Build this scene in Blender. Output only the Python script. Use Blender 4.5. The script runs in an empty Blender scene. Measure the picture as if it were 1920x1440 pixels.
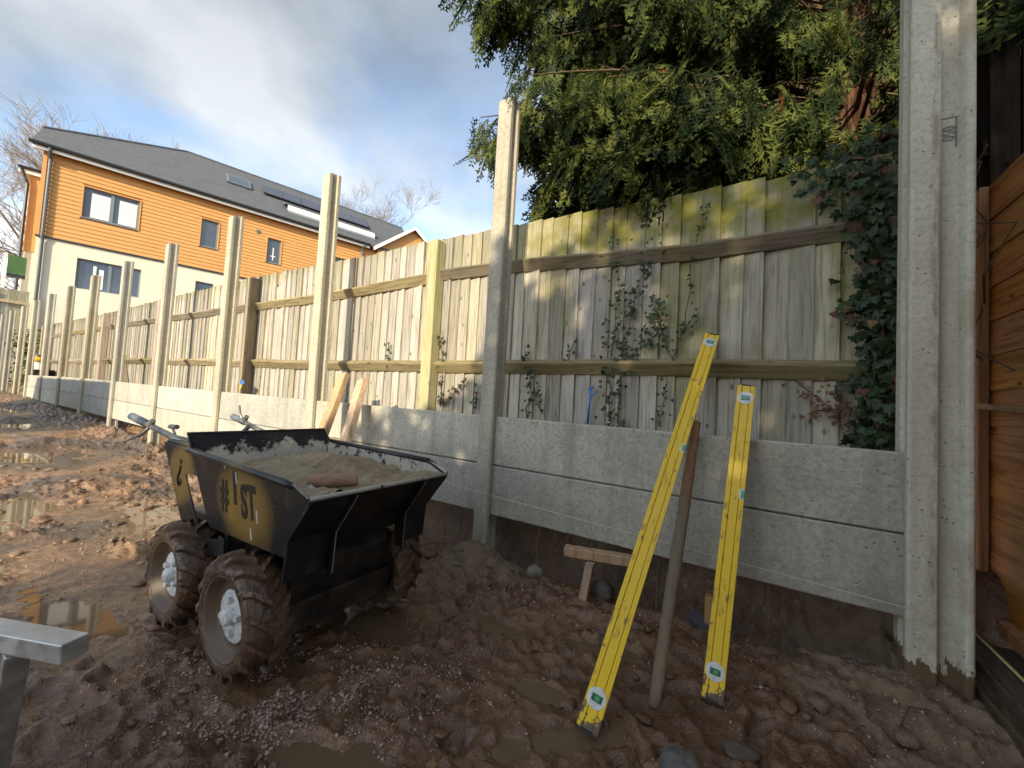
import bpy, math, random
import numpy as np
from mathutils import Vector, Matrix

random.seed(7)
rng = np.random.default_rng(11)
SC = bpy.context.scene
COL = SC.collection
R = math.radians

# ------------------------------------------------------------------ camera
EYE = .965
PITCH, ROLL, TH = .045, .055, R(58)
F0 = Vector((-math.cos(TH), math.sin(TH), 0)); R0 = Vector((math.sin(TH), math.cos(TH), 0)); U0 = Vector((0, 0, 1))
FW = F0*math.cos(PITCH) + U0*math.sin(PITCH)
UPV = U0*math.cos(PITCH) - F0*math.sin(PITCH)
RT = R0*math.cos(ROLL) + UPV*math.sin(ROLL)
UP = UPV*math.cos(ROLL) - R0*math.sin(ROLL)
cd = bpy.data.cameras.new('camera'); cam = bpy.data.objects.new('camera', cd); COL.objects.link(cam)
M = Matrix((RT, UP, -FW)).transposed().to_4x4(); M.translation = (0, 0, EYE); cam.matrix_world = M
cd.sensor_width = 36; cd.lens = 36*740/1920; cd.clip_start = .05; cd.clip_end = 3000
SC.camera = cam

# ------------------------------------------------------------------ sky and sun
SUN_AZ = Vector((.26, -.9656, 0)).normalized(); SUN_EL = R(25)
w = bpy.data.worlds.new('World'); SC.world = w; w.use_nodes = True
nt = w.node_tree; nt.nodes.clear()
def wn(t, **k):
    n = nt.nodes.new(t)
    for a, b in k.items(): setattr(n, a, b)
    return n
out = wn('ShaderNodeOutputWorld'); bg = wn('ShaderNodeBackground'); sky = wn('ShaderNodeTexSky')
sky.sky_type = 'NISHITA'; sky.sun_disc = False; sky.sun_elevation = SUN_EL
sky.sun_rotation = math.atan2(SUN_AZ.x, SUN_AZ.y); sky.air_density = 1.1; sky.dust_density = .6; sky.ozone_density = 1.6
tc = wn('ShaderNodeTexCoord'); sep = wn('ShaderNodeSeparateXYZ'); nt.links.new(tc.outputs['Generated'], sep.inputs[0])
def wmath(op, a, b=None):
    n = wn('ShaderNodeMath', operation=op)
    for i, q in enumerate((a, b)):
        if q is None: continue
        if isinstance(q, (int, float)): n.inputs[i].default_value = q
        else: nt.links.new(q, n.inputs[i])
    return n.outputs[0]
zz = wmath('ADD', wmath('MAXIMUM', sep.outputs[2], 0), .28)
cmb = wn('ShaderNodeCombineXYZ')
nt.links.new(wmath('DIVIDE', sep.outputs[0], zz), cmb.inputs[0]); nt.links.new(wmath('DIVIDE', sep.outputs[1], zz), cmb.inputs[1])
mp = wn('ShaderNodeMapping'); nt.links.new(cmb.outputs[0], mp.inputs[0]); mp.inputs['Location'].default_value = (3.4, 1.9, 0)
n1 = wn('ShaderNodeTexNoise'); nt.links.new(mp.outputs[0], n1.inputs['Vector'])
n1.inputs['Scale'].default_value = 1.15; n1.inputs['Detail'].default_value = 7; n1.inputs['Roughness'].default_value = .52; n1.inputs['Distortion'].default_value = .35
n2 = wn('ShaderNodeTexNoise'); nt.links.new(mp.outputs[0], n2.inputs['Vector'])
n2.inputs['Scale'].default_value = 2.3; n2.inputs['Detail'].default_value = 6; n2.inputs['Roughness'].default_value = .5
rp = wn('ShaderNodeValToRGB'); nt.links.new(n1.outputs[0], rp.inputs[0])
rp.color_ramp.elements[0].position = .34; rp.color_ramp.elements[0].color = (0, 0, 0, 1)
rp.color_ramp.elements[1].position = .53; rp.color_ramp.elements[1].color = (1, 1, 1, 1)
cr = wn('ShaderNodeValToRGB'); nt.links.new(n2.outputs[0], cr.inputs[0])
cr.color_ramp.elements[0].position = .34; cr.color_ramp.elements[0].color = (.82, .97, 1.14, 1)
cr.color_ramp.elements[1].position = .64; cr.color_ramp.elements[1].color = (1.88, 1.96, 2.02, 1)
bw = wn('ShaderNodeRGBToBW'); nt.links.new(sky.outputs[0], bw.inputs[0])
lum = wmath('ADD', wmath('MULTIPLY', bw.outputs[0], .62), .35)
cl_ = wn('ShaderNodeVectorMath', operation='SCALE'); nt.links.new(cr.outputs[0], cl_.inputs[0]); nt.links.new(lum, cl_.inputs['Scale'])
mx = wn('ShaderNodeMix', data_type='RGBA')
nt.links.new(wmath('MULTIPLY', rp.outputs[0], .93), mx.inputs[0]); nt.links.new(sky.outputs[0], mx.inputs[6]); nt.links.new(cl_.outputs[0], mx.inputs[7])
nt.links.new(mx.outputs[2], bg.inputs[0]); bg.inputs[1].default_value = .15
nt.links.new(bg.outputs[0], out.inputs[0])
sl = bpy.data.lights.new('sun', 'SUN'); sun = bpy.data.objects.new('sun', sl); COL.objects.link(sun)
sl.energy = 3.0; sl.angle = R(.55); sl.color = (1, .85, .6)
SD = (SUN_AZ*math.cos(SUN_EL) + U0*math.sin(SUN_EL)).normalized()
sun.rotation_euler = SD.to_track_quat('Z', 'Y').to_euler()
vs = SC.view_settings; vs.view_transform = 'Standard'; vs.look = 'None'; vs.exposure = 1.15; vs.gamma = 1; vs.use_curve_mapping = False
SC.render.engine = 'CYCLES'
SC.cycles.max_bounces = 3; SC.cycles.diffuse_bounces = 2; SC.cycles.glossy_bounces = 2; SC.cycles.transmission_bounces = 2; SC.cycles.caustics_reflective = False; SC.cycles.caustics_refractive = False; SC.cycles.use_adaptive_sampling = True; SC.cycles.adaptive_threshold = .02

# ------------------------------------------------------------------ node helper
class G:
    def __init__(s, name, rough=.8, metal=0., spec=.5):
        s.m = bpy.data.materials.new(name); s.m.use_nodes = True; s.t = s.m.node_tree; s.b = s.t.nodes['Principled BSDF']
        s.b.inputs['Roughness'].default_value = rough; s.b.inputs['Metallic'].default_value = metal
        s.b.inputs['Specular IOR Level'].default_value = spec; s._c = {}
    def put(s, sock, v):
        if isinstance(v, (int, float)): sock.default_value = (v, v, v, 1) if sock.type == 'RGBA' else v
        elif isinstance(v, (tuple, list)):
            sock.default_value = tuple(v) + ((1,) if len(v) == 3 and sock.type == 'RGBA' else ())
        else: s.t.links.new(v, sock)
    def node(s, t, **k):
        n = s.t.nodes.new(t)
        for a, b in k.items(): setattr(n, a, b)
        return n
    def co(s, kind='Object'):
        if kind == 'World': return s.node('ShaderNodeNewGeometry').outputs['Position']
        if kind == 'Rand': return s.node('ShaderNodeObjectInfo').outputs['Random']
        return s.node('ShaderNodeTexCoord').outputs[kind]
    def xyz(s, v):
        n = s.node('ShaderNodeSeparateXYZ'); s.put(n.inputs[0], v); return n.outputs
    def map(s, v, scale=(1, 1, 1), loc=(0, 0, 0), rot=(0, 0, 0)):
        n = s.node('ShaderNodeMapping'); s.put(n.inputs[0], v)
        n.inputs['Scale'].default_value = scale; n.inputs['Location'].default_value = loc; n.inputs['Rotation'].default_value = rot
        return n.outputs[0]
    def off(s, v, fac, amt=50):
        c = s.node('ShaderNodeCombineXYZ')
        for i, k in enumerate((1, 1.7, .6)): s.put(c.inputs[i], s.math('MULTIPLY', fac, amt*k))
        n = s.node('ShaderNodeVectorMath', operation='ADD'); s.put(n.inputs[0], v); s.put(n.inputs[1], c.outputs[0]); return n.outputs[0]
    def noise(s, v, scale, detail=4, rough=.55, dist=0.):
        n = s.node('ShaderNodeTexNoise'); s.put(n.inputs['Vector'], v)
        n.inputs['Scale'].default_value = scale; n.inputs['Detail'].default_value = min(detail, 3.3)
        n.inputs['Roughness'].default_value = rough; n.inputs['Distortion'].default_value = dist; return n.outputs[0]
    def voro(s, v, scale, feat='F1', o='Distance'):
        n = s.node('ShaderNodeTexVoronoi', feature=feat); s.put(n.inputs['Vector'], v); n.inputs['Scale'].default_value = scale; return n.outputs[o]
    def wave(s, v, scale, dist=2, ds=1.5, axis='X'):
        n = s.node('ShaderNodeTexWave', bands_direction=axis); s.put(n.inputs['Vector'], v)
        n.inputs['Scale'].default_value = scale; n.inputs['Distortion'].default_value = dist; n.inputs['Detail'].default_value = 3; n.inputs['Detail Scale'].default_value = ds
        return n.outputs['Fac']
    def math(s, op, a, b=None, clamp=False):
        n = s.node('ShaderNodeMath', operation=op); n.use_clamp = clamp; s.put(n.inputs[0], a)
        if b is not None: s.put(n.inputs[1], b)
        return n.outputs[0]
    def ramp(s, f, stops):
        n = s.node('ShaderNodeValToRGB'); s.put(n.inputs[0], f); e = n.color_ramp.elements
        while len(e) < len(stops): e.new(.5)
        for q, (p, c) in zip(e, stops):
            q.position = p; q.color = (c, c, c, 1) if isinstance(c, (int, float)) else tuple(c)+(1,)
        return n.outputs[0]
    def step(s, f, a, b): # smooth 0..1 from a to b
        n = s.node('ShaderNodeMapRange'); n.clamp = True; s.put(n.inputs[0], f)
        n.inputs[1].default_value = a; n.inputs[2].default_value = b; return n.outputs[0]
    def mix(s, f, a, b, mode='MIX'):
        n = s.node('ShaderNodeMix', data_type='RGBA', blend_type=mode); s.put(n.inputs[0], f); s.put(n.inputs[6], a); s.put(n.inputs[7], b); return n.outputs[2]
    def hsv(s, c, h=.5, sat=1., v=1.):
        n = s.node('ShaderNodeHueSaturation'); s.put(n.inputs['Color'], c); s.put(n.inputs['Hue'], h); s.put(n.inputs['Saturation'], sat); s.put(n.inputs['Value'], v); return n.outputs[0]
    def bump(s, h, strength=.4, dist=.01, prev=None):
        n = s.node('ShaderNodeBump'); n.inputs['Strength'].default_value = strength; n.inputs['Distance'].default_value = dist; s.put(n.inputs['Height'], h)
        if prev is not None: s.put(n.inputs['Normal'], prev)
        s.t.links.new(n.outputs[0], s.b.inputs['Normal']); return n.outputs[0]
    def color(s, c): s.put(s.b.inputs['Base Color'], c)
    def rough(s, c): s.put(s.b.inputs['Roughness'], c)

# ------------------------------------------------------------------ mesh helper
class MB:
    def __init__(s): s.v = []; s.f = []; s.mi = []
    def add(s, v, f, m=0):
        k = len(s.v); s.v += [tuple(q) for q in v]; s.f += [tuple(i+k for i in q) for q in f]; s.mi += [m]*len(f); return s
    def box(s, x0, x1, y0, y1, z0, z1, m=0):
        v = [(x, y, z) for z in (z0, z1) for y in (y0, y1) for x in (x0, x1)]
        return s.add(v, [(0, 2, 3, 1), (4, 5, 7, 6), (0, 1, 5, 4), (2, 6, 7, 3), (0, 4, 6, 2), (1, 3, 7, 5)], m)
    def bar(s, a, b, wx, wy, up=(0, 0, 1), m=0):   # box section bar from a to b
        a = Vector(a); b = Vector(b); d = (b-a).normalized(); x = d.cross(Vector(up)).normalized(); y = x.cross(d)
        v = [p + x*i*wx/2 + y*j*wy/2 for p in (a, b) for i, j in ((-1, -1), (1, -1), (1, 1), (-1, 1))]
        return s.add(v, [(3, 2, 1, 0), (4, 5, 6, 7), (0, 1, 5, 4), (1, 2, 6, 5), (2, 3, 7, 6), (3, 0, 4, 7)], m)
    def prism(s, poly, lo, hi, axis='z', m=0):      # poly of 2d points, extruded along axis
        n = len(poly)
        def P(p, h): return {'z': (p[0], p[1], h), 'y': (p[0], h, p[1]), 'x': (h, p[0], p[1])}[axis]
        v = [P(p, lo) for p in poly] + [P(p, hi) for p in poly]
        return s.add(v, [tuple(range(n))[::-1], tuple(range(n, 2*n))] + [(i, (i+1) % n, n+(i+1) % n, n+i) for i in range(n)], m)
    def tube(s, pts, rad, n=8, cap=True, m=0):
        pts = [Vector(p) for p in pts]; k = len(pts)
        if isinstance(rad, (int, float)): rad = [rad]*k
        v = []; x = None
        for i, p in enumerate(pts):
            d = (pts[min(i+1, k-1)] - pts[max(i-1, 0)]).normalized()
            if x is None: x = d.orthogonal().normalized()
            else:
                x = x - d*x.dot(d); x = x.normalized() if x.length > 1e-6 else d.orthogonal().normalized()
            y = d.cross(x)
            v += [p + (x*math.cos(t)+y*math.sin(t))*rad[i] for t in (2*math.pi*j/n for j in range(n))]
        f = [(i*n+j, i*n+(j+1) % n, (i+1)*n+(j+1) % n, (i+1)*n+j) for i in range(k-1) for j in range(n)]
        if cap: f += [tuple(range(n))[::-1], tuple((k-1)*n+j for j in range(n))]
        return s.add(v, f, m)
    def lathe(s, prof, n=32, c=(0, 0, 0), axis='y', m=0):  # prof: (r, h)
        v = []
        for r, h in prof:
            for j in range(n):
                t = 2*math.pi*j/n; a, b = r*math.cos(t), r*math.sin(t)
                q = {'y': (a, h, b), 'z': (a, b, h), 'x': (h, a, b)}[axis]
                v.append((q[0]+c[0], q[1]+c[1], q[2]+c[2]))
        k = len(prof)
        return s.add(v, [(i*n+j, i*n+(j+1) % n, (i+1)*n+(j+1) % n, (i+1)*n+j) for i in range(k-1) for j in range(n)], m)
    def mesh(s, name, mats, smooth=False, org=(0, 0, 0)):
        me = bpy.data.meshes.new(name)
        me.from_pydata([(a-org[0], b-org[1], c-org[2]) for a, b, c in s.v], [], s.f)
        mats = mats if isinstance(mats, (list, tuple)) else [mats]
        for q in mats: me.materials.append(q.m if isinstance(q, G) else q)
        me.polygons.foreach_set('material_index', s.mi)
        if smooth: me.polygons.foreach_set('use_smooth', [True]*len(s.f))
        me.update(); 
        import bmesh as _b
        bm = _b.new(); bm.from_mesh(me); _b.ops.recalc_face_normals(bm, faces=bm.faces); bm.to_mesh(me); bm.free()
        return me
    def build(s, name, mats, parent=None, smooth=False, bevel=0, seg=1, org=None, local=False):
        # vertices are in world coordinates; the origin goes to the parent's place or to the thing's base
        if parent is not None:
            o0 = (0, 0, 0) if local else ROOTLOC[root_of(parent)]
        else:
            if org is None:
                a = np.array(s.v); org = (float((a[:, 0].min()+a[:, 0].max())/2), float((a[:, 1].min()+a[:, 1].max())/2), float(a[:, 2].min()))
            o0 = org
        me = s.mesh(name, mats, smooth, o0); ob = bpy.data.objects.new(name, me); COL.objects.link(ob)
        if parent is not None: ob.parent = parent
        else: ob.location = o0; ROOTLOC[ob.name] = tuple(o0)
        if bevel: bev(ob, bevel, seg)
        return ob
ROOTLOC = {}
def root_of(o):
    while o.parent is not None: o = o.parent
    return o.name
def bev(o, wd, seg=1):
    m = o.modifiers.new('bevel', 'BEVEL'); m.width = wd; m.segments = seg; m.limit_method = 'ANGLE'; m.angle_limit = R(35)
def empty(name, loc, rz=0, parent=None):
    o = bpy.data.objects.new(name, None); COL.objects.link(o); o.location = loc; o.rotation_euler.z = rz; o.empty_display_size = .1
    if parent is not None: o.parent = parent
    else: ROOTLOC[o.name] = tuple(loc)
    return o
def tag(o, label, cat, group=None, kind=None):
    o['label'] = label; o['category'] = cat
    if group: o['group'] = group
    if kind: o['kind'] = kind
    return o
def npmesh(name, V, Fq, mats, smooth=False, mi=None):   # fast numpy mesh, all faces same size
    V = np.asarray(V, np.float32); Fq = np.asarray(Fq, np.int32); k = Fq.shape[1]
    me = bpy.data.meshes.new(name); me.vertices.add(len(V)); me.vertices.foreach_set('co', V.ravel())
    me.loops.add(Fq.size); me.loops.foreach_set('vertex_index', Fq.ravel()); me.polygons.add(len(Fq))
    me.polygons.foreach_set('loop_start', np.arange(0, Fq.size, k, dtype=np.int32)); me.polygons.foreach_set('loop_total', np.full(len(Fq), k, np.int32))
    for q in (mats if isinstance(mats, (list, tuple)) else [mats]): me.materials.append(q.m)
    if mi is not None: me.polygons.foreach_set('material_index', np.asarray(mi, np.int32))
    if smooth: me.polygons.foreach_set('use_smooth', np.ones(len(Fq), bool))
    me.update(calc_edges=True); return me
def npobj(name, me, parent=None, loc=(0, 0, 0)):
    o = bpy.data.objects.new(name, me); COL.objects.link(o); o.location = loc
    if parent is not None: o.parent = parent
    else: ROOTLOC[o.name] = tuple(loc)
    return o
# numpy perlin noise
_perm = np.random.default_rng(5).permutation(256); _perm = np.concatenate([_perm, _perm, _perm])
def perlin(x, y):
    xi = np.floor(x).astype(int); yi = np.floor(y).astype(int); xf = x-xi; yf = y-yi; xi &= 255; yi &= 255
    u = xf*xf*xf*(xf*(xf*6-15)+10); v = yf*yf*yf*(yf*(yf*6-15)+10)
    def g(ix, iy, dx, dy):
        h = _perm[_perm[ix]+iy]*(2*math.pi/256); return np.cos(h)*dx+np.sin(h)*dy
    a = g(xi, yi, xf, yf); b = g((xi+1) & 255, yi, xf-1, yf); c = g(xi, (yi+1) & 255, xf, yf-1); d = g((xi+1) & 255, (yi+1) & 255, xf-1, yf-1)
    return (a*(1-u)+b*u)*(1-v)+(c*(1-u)+d*u)*v
def fbm(x, y, sc, octv=5, rough=.5):
    t = 0; a = 1.; 
    for i in range(octv):
        t = t + a*perlin(x*sc+17.3*i, y*sc+9.1*i); sc *= 2.03; a *= rough
    return t
def sstep(x, a, b):
    t = np.clip((x-a)/(b-a), 0, 1); return t*t*(3-2*t)
def text_mesh(txt, size, xs=1., extrude=.001, bold=0., mat=None):
    c = bpy.data.curves.new('letters', 'FONT'); c.body = txt; c.size = size; c.extrude = extrude; c.offset = bold; c.align_x = 'CENTER'; c.align_y = 'CENTER'; c.resolution_u = 4
    o = bpy.data.objects.new('letters', c); COL.objects.link(o)
    me = bpy.data.meshes.new_from_object(o.evaluated_get(bpy.context.evaluated_depsgraph_get()))
    bpy.data.objects.remove(o); me.transform(Matrix.Scale(xs, 4, (1, 0, 0)))
    me.materials.clear(); me.materials.append(mat.m); return me

# ------------------------------------------------------------------ materials
def concrete(name, base, dark, sp=1., stain=0., corner=False):
    g = G(name, .88, spec=.3); p = g.co('World'); r = g.co('Rand')
    n = g.noise(p, 4, 3); mott = g.noise(p, 55, 3, .8); fine = g.noise(p, 130, 2, .7); streak = g.noise(g.map(p, (16, 16, 1.1)), 1, 3)
    c = g.mix(g.ramp(n, [(.3, 0), (.75, 1)]), base, dark)
    c = g.mix(g.ramp(mott, [(.36, .5), (.5, .08), (.62, 0)]), c, tuple(q*.6 for q in dark))
    c = g.mix(g.ramp(mott, [(.55, 0), (.7, .35*sp)]), c, (.72, .69, .6))
    c = g.mix(g.ramp(streak, [(.5, 0), (.75, .5)]), c, tuple(q*.66 for q in dark))
    pits = g.math('MULTIPLY', g.ramp(g.voro(p, 42, 'F1'), [(.0, 1), (.11, 1), (.17, 0)]), g.ramp(g.noise(p, 19, 1), [(.5, 0), (.56, .85)]))
    c = g.mix(pits, c, tuple(q*.3 for q in dark))
    x, y, z = g.xyz(p)
    if stain:
        m = g.math('MULTIPLY', g.step(z, .5, .0), g.ramp(g.noise(p, 14, 3), [(.4, 0), (.6, stain)])); c = g.mix(m, c, (.22, .175, .12))
    if corner:
        e = g.math('MULTIPLY', g.math('SUBTRACT', 1., g.math('MULTIPLY', g.math('ABSOLUTE', g.math('SUBTRACT', x, .517)), 55.), True), g.ramp(g.noise(g.map(p, (6, 6, 1.6)), 4, 3, .7), [(.45, 0), (.62, .7)])); c = g.mix(e, c, (.25, .2, .14))
        rst = g.math('MULTIPLY', g.step(x, .55, .61), g.ramp(g.noise(g.map(p, (1, 1, .5)), 9, 3), [(.52, 0), (.66, .6)])); c = g.mix(rst, c, (.38, .29, .2))
        wet = g.ramp(g.math('ADD', z, g.math('MULTIPLY', g.noise(g.map(p, (1, 1, .35)), 32, 3, .7), .2)), [(.262, 1), (.27, 0)]); c = g.mix(wet, c, (.13, .1, .065))
    c = g.hsv(c, .5, g.math('ADD', g.math('MULTIPLY', r, .5), .75), g.math('ADD', g.math('MULTIPLY', g.math('FRACT', g.math('MULTIPLY', r, 5.7)), .26), .84))
    g.color(c); g.bump(g.math('SUBTRACT', g.math('ADD', fine, mott), g.math('MULTIPLY', pits, 2)), .55, .004); return g
M_POST = concrete('post_concrete', (.55, .50, .385), (.42, .38, .285), .6, .25)
M_POSTN = concrete('near_post_concrete', (.66, .635, .54), (.56, .53, .44), .4, .35, True)
M_BOARD = concrete('gravel_board_concrete', (.55, .525, .45), (.39, .375, .32), .9, .4)

def weathered_wood(name, cols, algae=0., grain=70, knots=True, axis='z', var=1.):
    g = G(name, .85, spec=.25); p = g.co('World'); o = g.co('Object'); r = g.co('Rand')
    o = g.off(o, r, 37)
    sc = {'z': (1, 1, .045), 'x': (.045, 1, 1), 'y': (1, .045, 1)}[axis]
    gr = g.noise(g.map(o, sc), grain, 5, .65, .6); gr2 = g.noise(g.map(o, tuple(q if q == 1 else .09 for q in sc)), grain*.22, 4, .6, 1.2)
    c = g.mix(g.ramp(gr2, [(.3, 0), (.7, 1)]), cols[0], cols[1])
    c = g.mix(g.ramp(gr, [(.38, .75), (.52, 0)]), c, cols[2])
    h = g.math('ADD', gr, g.math('MULTIPLY', gr2, .5))
    if knots:
        ks = g.voro(g.map(o, tuple(q if q == 1 else .55 for q in sc)), 12, 'F1'); k = g.ramp(ks, [(.07, 1), (.15, 0)])
        k = g.math('MULTIPLY', k, g.ramp(g.noise(o, 6, 1), [(.40, 0), (.48, .9)])); c = g.mix(k, c, tuple(q*.5 for q in cols[2]))
    c = g.hsv(c, g.math('ADD', g.math('MULTIPLY', r, .024*var), .5-.012*var), g.math('ADD', g.math('MULTIPLY', r, .45*var), 1-.42*var), g.math('ADD', g.math('MULTIPLY', g.math('FRACT', g.math('MULTIPLY', r, 7.3)), .5*var), 1-.3*var))
    if algae:
        x, y, z = g.xyz(p)
        a1 = g.math('MULTIPLY', g.step(z, 1.84, 1.98), g.step(x, -2.3, -.9))
        a2 = g.math('MULTIPLY', g.math('MULTIPLY', g.ramp(g.noise(g.map(p, (1, 1, .22)), 3.6, 4), [(.46, 0), (.66, .8)]), g.step(x, -2.4, -.9)), g.step(z, .7, 1.5))
        a3 = g.math('MULTIPLY', g.step(z, 2.17, 2.3), .5)
        a = g.math('MAXIMUM', g.math('MAXIMUM', a1, a2), a3)
        a = g.math('MULTIPLY', a, g.ramp(g.noise(p, 9, 4), [(.25, .35), (.6, 1)])); a = g.math('MULTIPLY', a, algae, True)
        c = g.mix(a, c, g.mix(g.noise(p, 20, 2), (.13, .135, .025), (.29, .26, .06)))
    g.color(c); g.bump(h, .45, .003); return g
M_FB = weathered_wood('fence_board_wood', ((.54, .485, .37), (.43, .385, .30), (.25, .215, .16)), 1.)
M_RAIL = weathered_wood('fence_rail_wood', ((.40, .32, .19), (.32, .25, .14), (.17, .12, .065)), .5, axis='x')
M_WPOST = weathered_wood('fence_post_wood', ((.52, .42, .29), (.46, .33, .2), (.28, .19, .11)), .0)
M_WPOSTG = weathered_wood('algae_post_wood', ((.56, .50, .30), (.46, .43, .12), (.32, .28, .08)), .5)
M_FRESH = weathered_wood('fresh_timber', ((.60, .38, .19), (.5, .3, .14), (.3, .16, .07)), 0, 60)
M_STAKE = weathered_wood('muddy_stake_wood', ((.4, .24, .11), (.3, .17, .08), (.14, .08, .04)), 0, 60)
M_OLD = weathered_wood('old_brown_timber', ((.13, .085, .05), (.09, .06, .035), (.04, .026, .016)), 0, 60, axis='y')
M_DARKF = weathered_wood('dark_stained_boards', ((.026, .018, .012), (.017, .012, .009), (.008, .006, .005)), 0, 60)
M_ORANGE = weathered_wood('orange_stained_panel', ((.50, .215, .045), (.41, .165, .033), (.22, .075, .015)), 0, 50, axis='y', var=.3)
M_ORANGEV = weathered_wood('orange_stained_batten', ((.5, .25, .1), (.41, .19, .07), (.26, .105, .036)), 0, 50, var=.3)

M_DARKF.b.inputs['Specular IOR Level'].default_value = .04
def plain(name, col, rough=.6, metal=0., noise=0., sc=20, spec=.5, bump=0.):
    g = G(name, rough, metal, spec)
    if noise:
        p = g.co('Object'); n = g.noise(p, sc, 4); g.color(g.mix(g.ramp(n, [(.3, 0), (.7, 1)]), tuple(q*(1-noise) for q in col), col))
        if bump: g.bump(n, bump, .003)
    else: g.color(col)
    return g

# ------------------------------------------------------------------ ground
PUD = [  # x, y, rx, ry, rot, depth below base
    (-3.0, .58, 1.0, .3, .08, .014), (-3.9, 1.02, 1.2, .34, -.03, .014), (-7.3, 1.0, 1.2, .42, .03, .014), (-4.6, .55, .7, .3, .0, .014),
    (-1.86, .56, .40, .12, .1, .014), (-1.86, .80, .2, .2, .0, .014), (-.47, 1.13, .17, .06, .8, .014), (-.62, 1.27, .13, .045, .1, .014), (-.93, .72, .22, .06, .5, .014), (-1.40, 1.2, .3, .13, -.1, .014),
    (-10.2, 1.2, 1.3, .4, .0, .014), (-2.35, .5, .35, .1, .2, .014), (-13., 1.3, 1.3, .3, .0, .014), (-1.0, 1.5, .18, .06, .1, .012), (-.5, 1.62, .16, .05, .2, .012)]
def pud_d(i, x, y):
    px, py, rx, ry, ro, dp = PUD[i]; c, s = math.cos(ro), math.sin(ro); u = ((x-px)*c+(y-py)*s)/rx; v = (-(x-px)*s+(y-py)*c)/ry
    r = np.sqrt(u*u+v*v); return np.where(r > 2.6, r, r + (.35 if rx > .5 else .8)*fbm(x+px, y, 3.1 if rx > .5 else 8., 4))
BX = [-500, -30, -20, -15, -8.8, -5.4, -2, .5, 3, 500]; BZ = [.5, .42, .38, .33, .17, .0, .0, .0, .05, .3]
PRINTS = [(random.uniform(-1.25, .35), random.uniform(.75, 1.75), random.uniform(0, 6.28)) for _ in range(16)] + [(random.uniform(-6, -2.4), random.uniform(.5, 1.8), random.uniform(-.6, .6)) for _ in range(34)]
def gbase(x, y):
    z = np.interp(x, BX, BZ)
    z = z + (.07+.05*sstep(-x, 3, 8))*sstep(y, 1.5, 2.0) + .32*sstep(y, 2.2, 2.38)
    return z
def gheight(x, y):
    z = gbase(x, y)
    wx = x + .08*fbm(x, y, 2.1, 3); wy = y + .08*fbm(x+31, y+7, 2.1, 3)
    near = np.exp(-np.maximum(0, np.abs(x+3)-8)**2/60.)
    rdg = np.clip(1-2.3*np.abs(fbm(wx+3, wy*1.35, 4.6, 4)), 0, 1)**1.6; rdg2 = np.clip(1-2.2*np.abs(fbm(wx-13, wy+6, 13, 3)), 0, 1)**1.5
    lump = fbm(wx*.8, wy*1.5, 1.7, 4)*.05 + (rdg-.35)*.05
    fine = fbm(wx, wy, 17, 4, .55)*.016 + (rdg2-.3)*.016 + fbm(wx, wy, 46, 2)*.004
    left = sstep(-x, 1.6, 3.2); amp = .55+.5*left
    rough = sstep(fbm(x+50, y-20, 1.1, 3), -.25, .3)
    z = np.array(z, float) + near*(lump*amp + fine*(.3+.5*np.maximum(1.6*left, rough))) - .02
    for yy in (.68, 1.34):     # wheel ruts behind the dumper
        z = z + .011*np.sign(np.sin(2*math.pi*(x*8.5+np.abs(y-yy)*7)))*sstep(-x, 2.2, 2.6)*(1-sstep(-x, 5, 7))*np.exp(-((y-yy)/.06)**4)
        z = z - .035*sstep(-x, 2.2, 2.6)*np.exp(-((y-yy-.05*np.sin(x*1.3))/.09)**2)*(1-sstep(-x, 7, 9))
    z = np.array(z)
    z = z - .13*np.exp(-((y-2.1)/.1)**2)*(x < .44)
    z = z + .085*np.exp(-(((x+1.37)/.17)**2+((y-1.93)/.13)**2)) + .05*np.exp(-(((x+1.2)/.12)**2+((y-.45)/.10)**2)) + .05*np.exp(-(((x-.45)/.3)**2+((y-2.1)/.25)**2))
    for fx, fy, fa in PRINTS:
        m = (np.abs(x-fx) < .3) & (np.abs(y-fy) < .3)
        if not m.any(): continue
        c, s = math.cos(fa), math.sin(fa); u = (x[m]-fx)*c+(y[m]-fy)*s; v = -(x[m]-fx)*s+(y[m]-fy)*c
        d = np.sqrt((u/.125)**2+(v/(.046-.012*np.cos(u*20)))**2)
        z[m] += -.026*(1-sstep(d, .75, 1.05))+.012*np.exp(-((d-1.2)/.16)**2)+.005*np.sign(np.sin(u*190))*(d < .8)
    for i, (px, py, rx, ry, ro, dp) in enumerate(PUD):
        m = (np.abs(x-px) < 3*rx+.3) & (np.abs(y-py) < 3*max(ry, rx*abs(math.sin(ro)))+.3)
        if not m.any(): continue
        lev = float(np.interp(px, BX, BZ))-dp-.012
        d = pud_d(i, x[m], y[m]); k = 1-sstep(d, .55, 1.0); fm_ = fine[m]; zm = z[m]
        zm = zm*(1-k) + k*(lev-.013+fm_*.75*(.4+left[m])+.22*lump[m]*left[m])
        rg = sstep(d, .82, 1.0)*(1-sstep(d, 1.5, 2.2)); zm = np.where(d > .82, np.maximum(zm, (lev+.004+np.abs(fm_)*.4)*rg+zm*(1-rg)), zm)
        z[m] = zm
    # dumper stands level: firm ground under the wheels
    for px, py in ((-1.475, .715), (-1.98, .715), (-1.475, 1.305), (-1.98, 1.305)):
        k = np.exp(-(((x-px)/.13)**2+((y-py)/.1)**2)); z = z*(1-k)+k*(-.012)
    return z
def gz(x, y): return float(gheight(np.array([float(x)]), np.array([float(y)]))[0])
def axis_pts(*seg):
    o = []
    for a, b, st in seg: o.append(np.arange(a, b, st))
    return np.unique(np.round(np.concatenate(o), 4))
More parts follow.
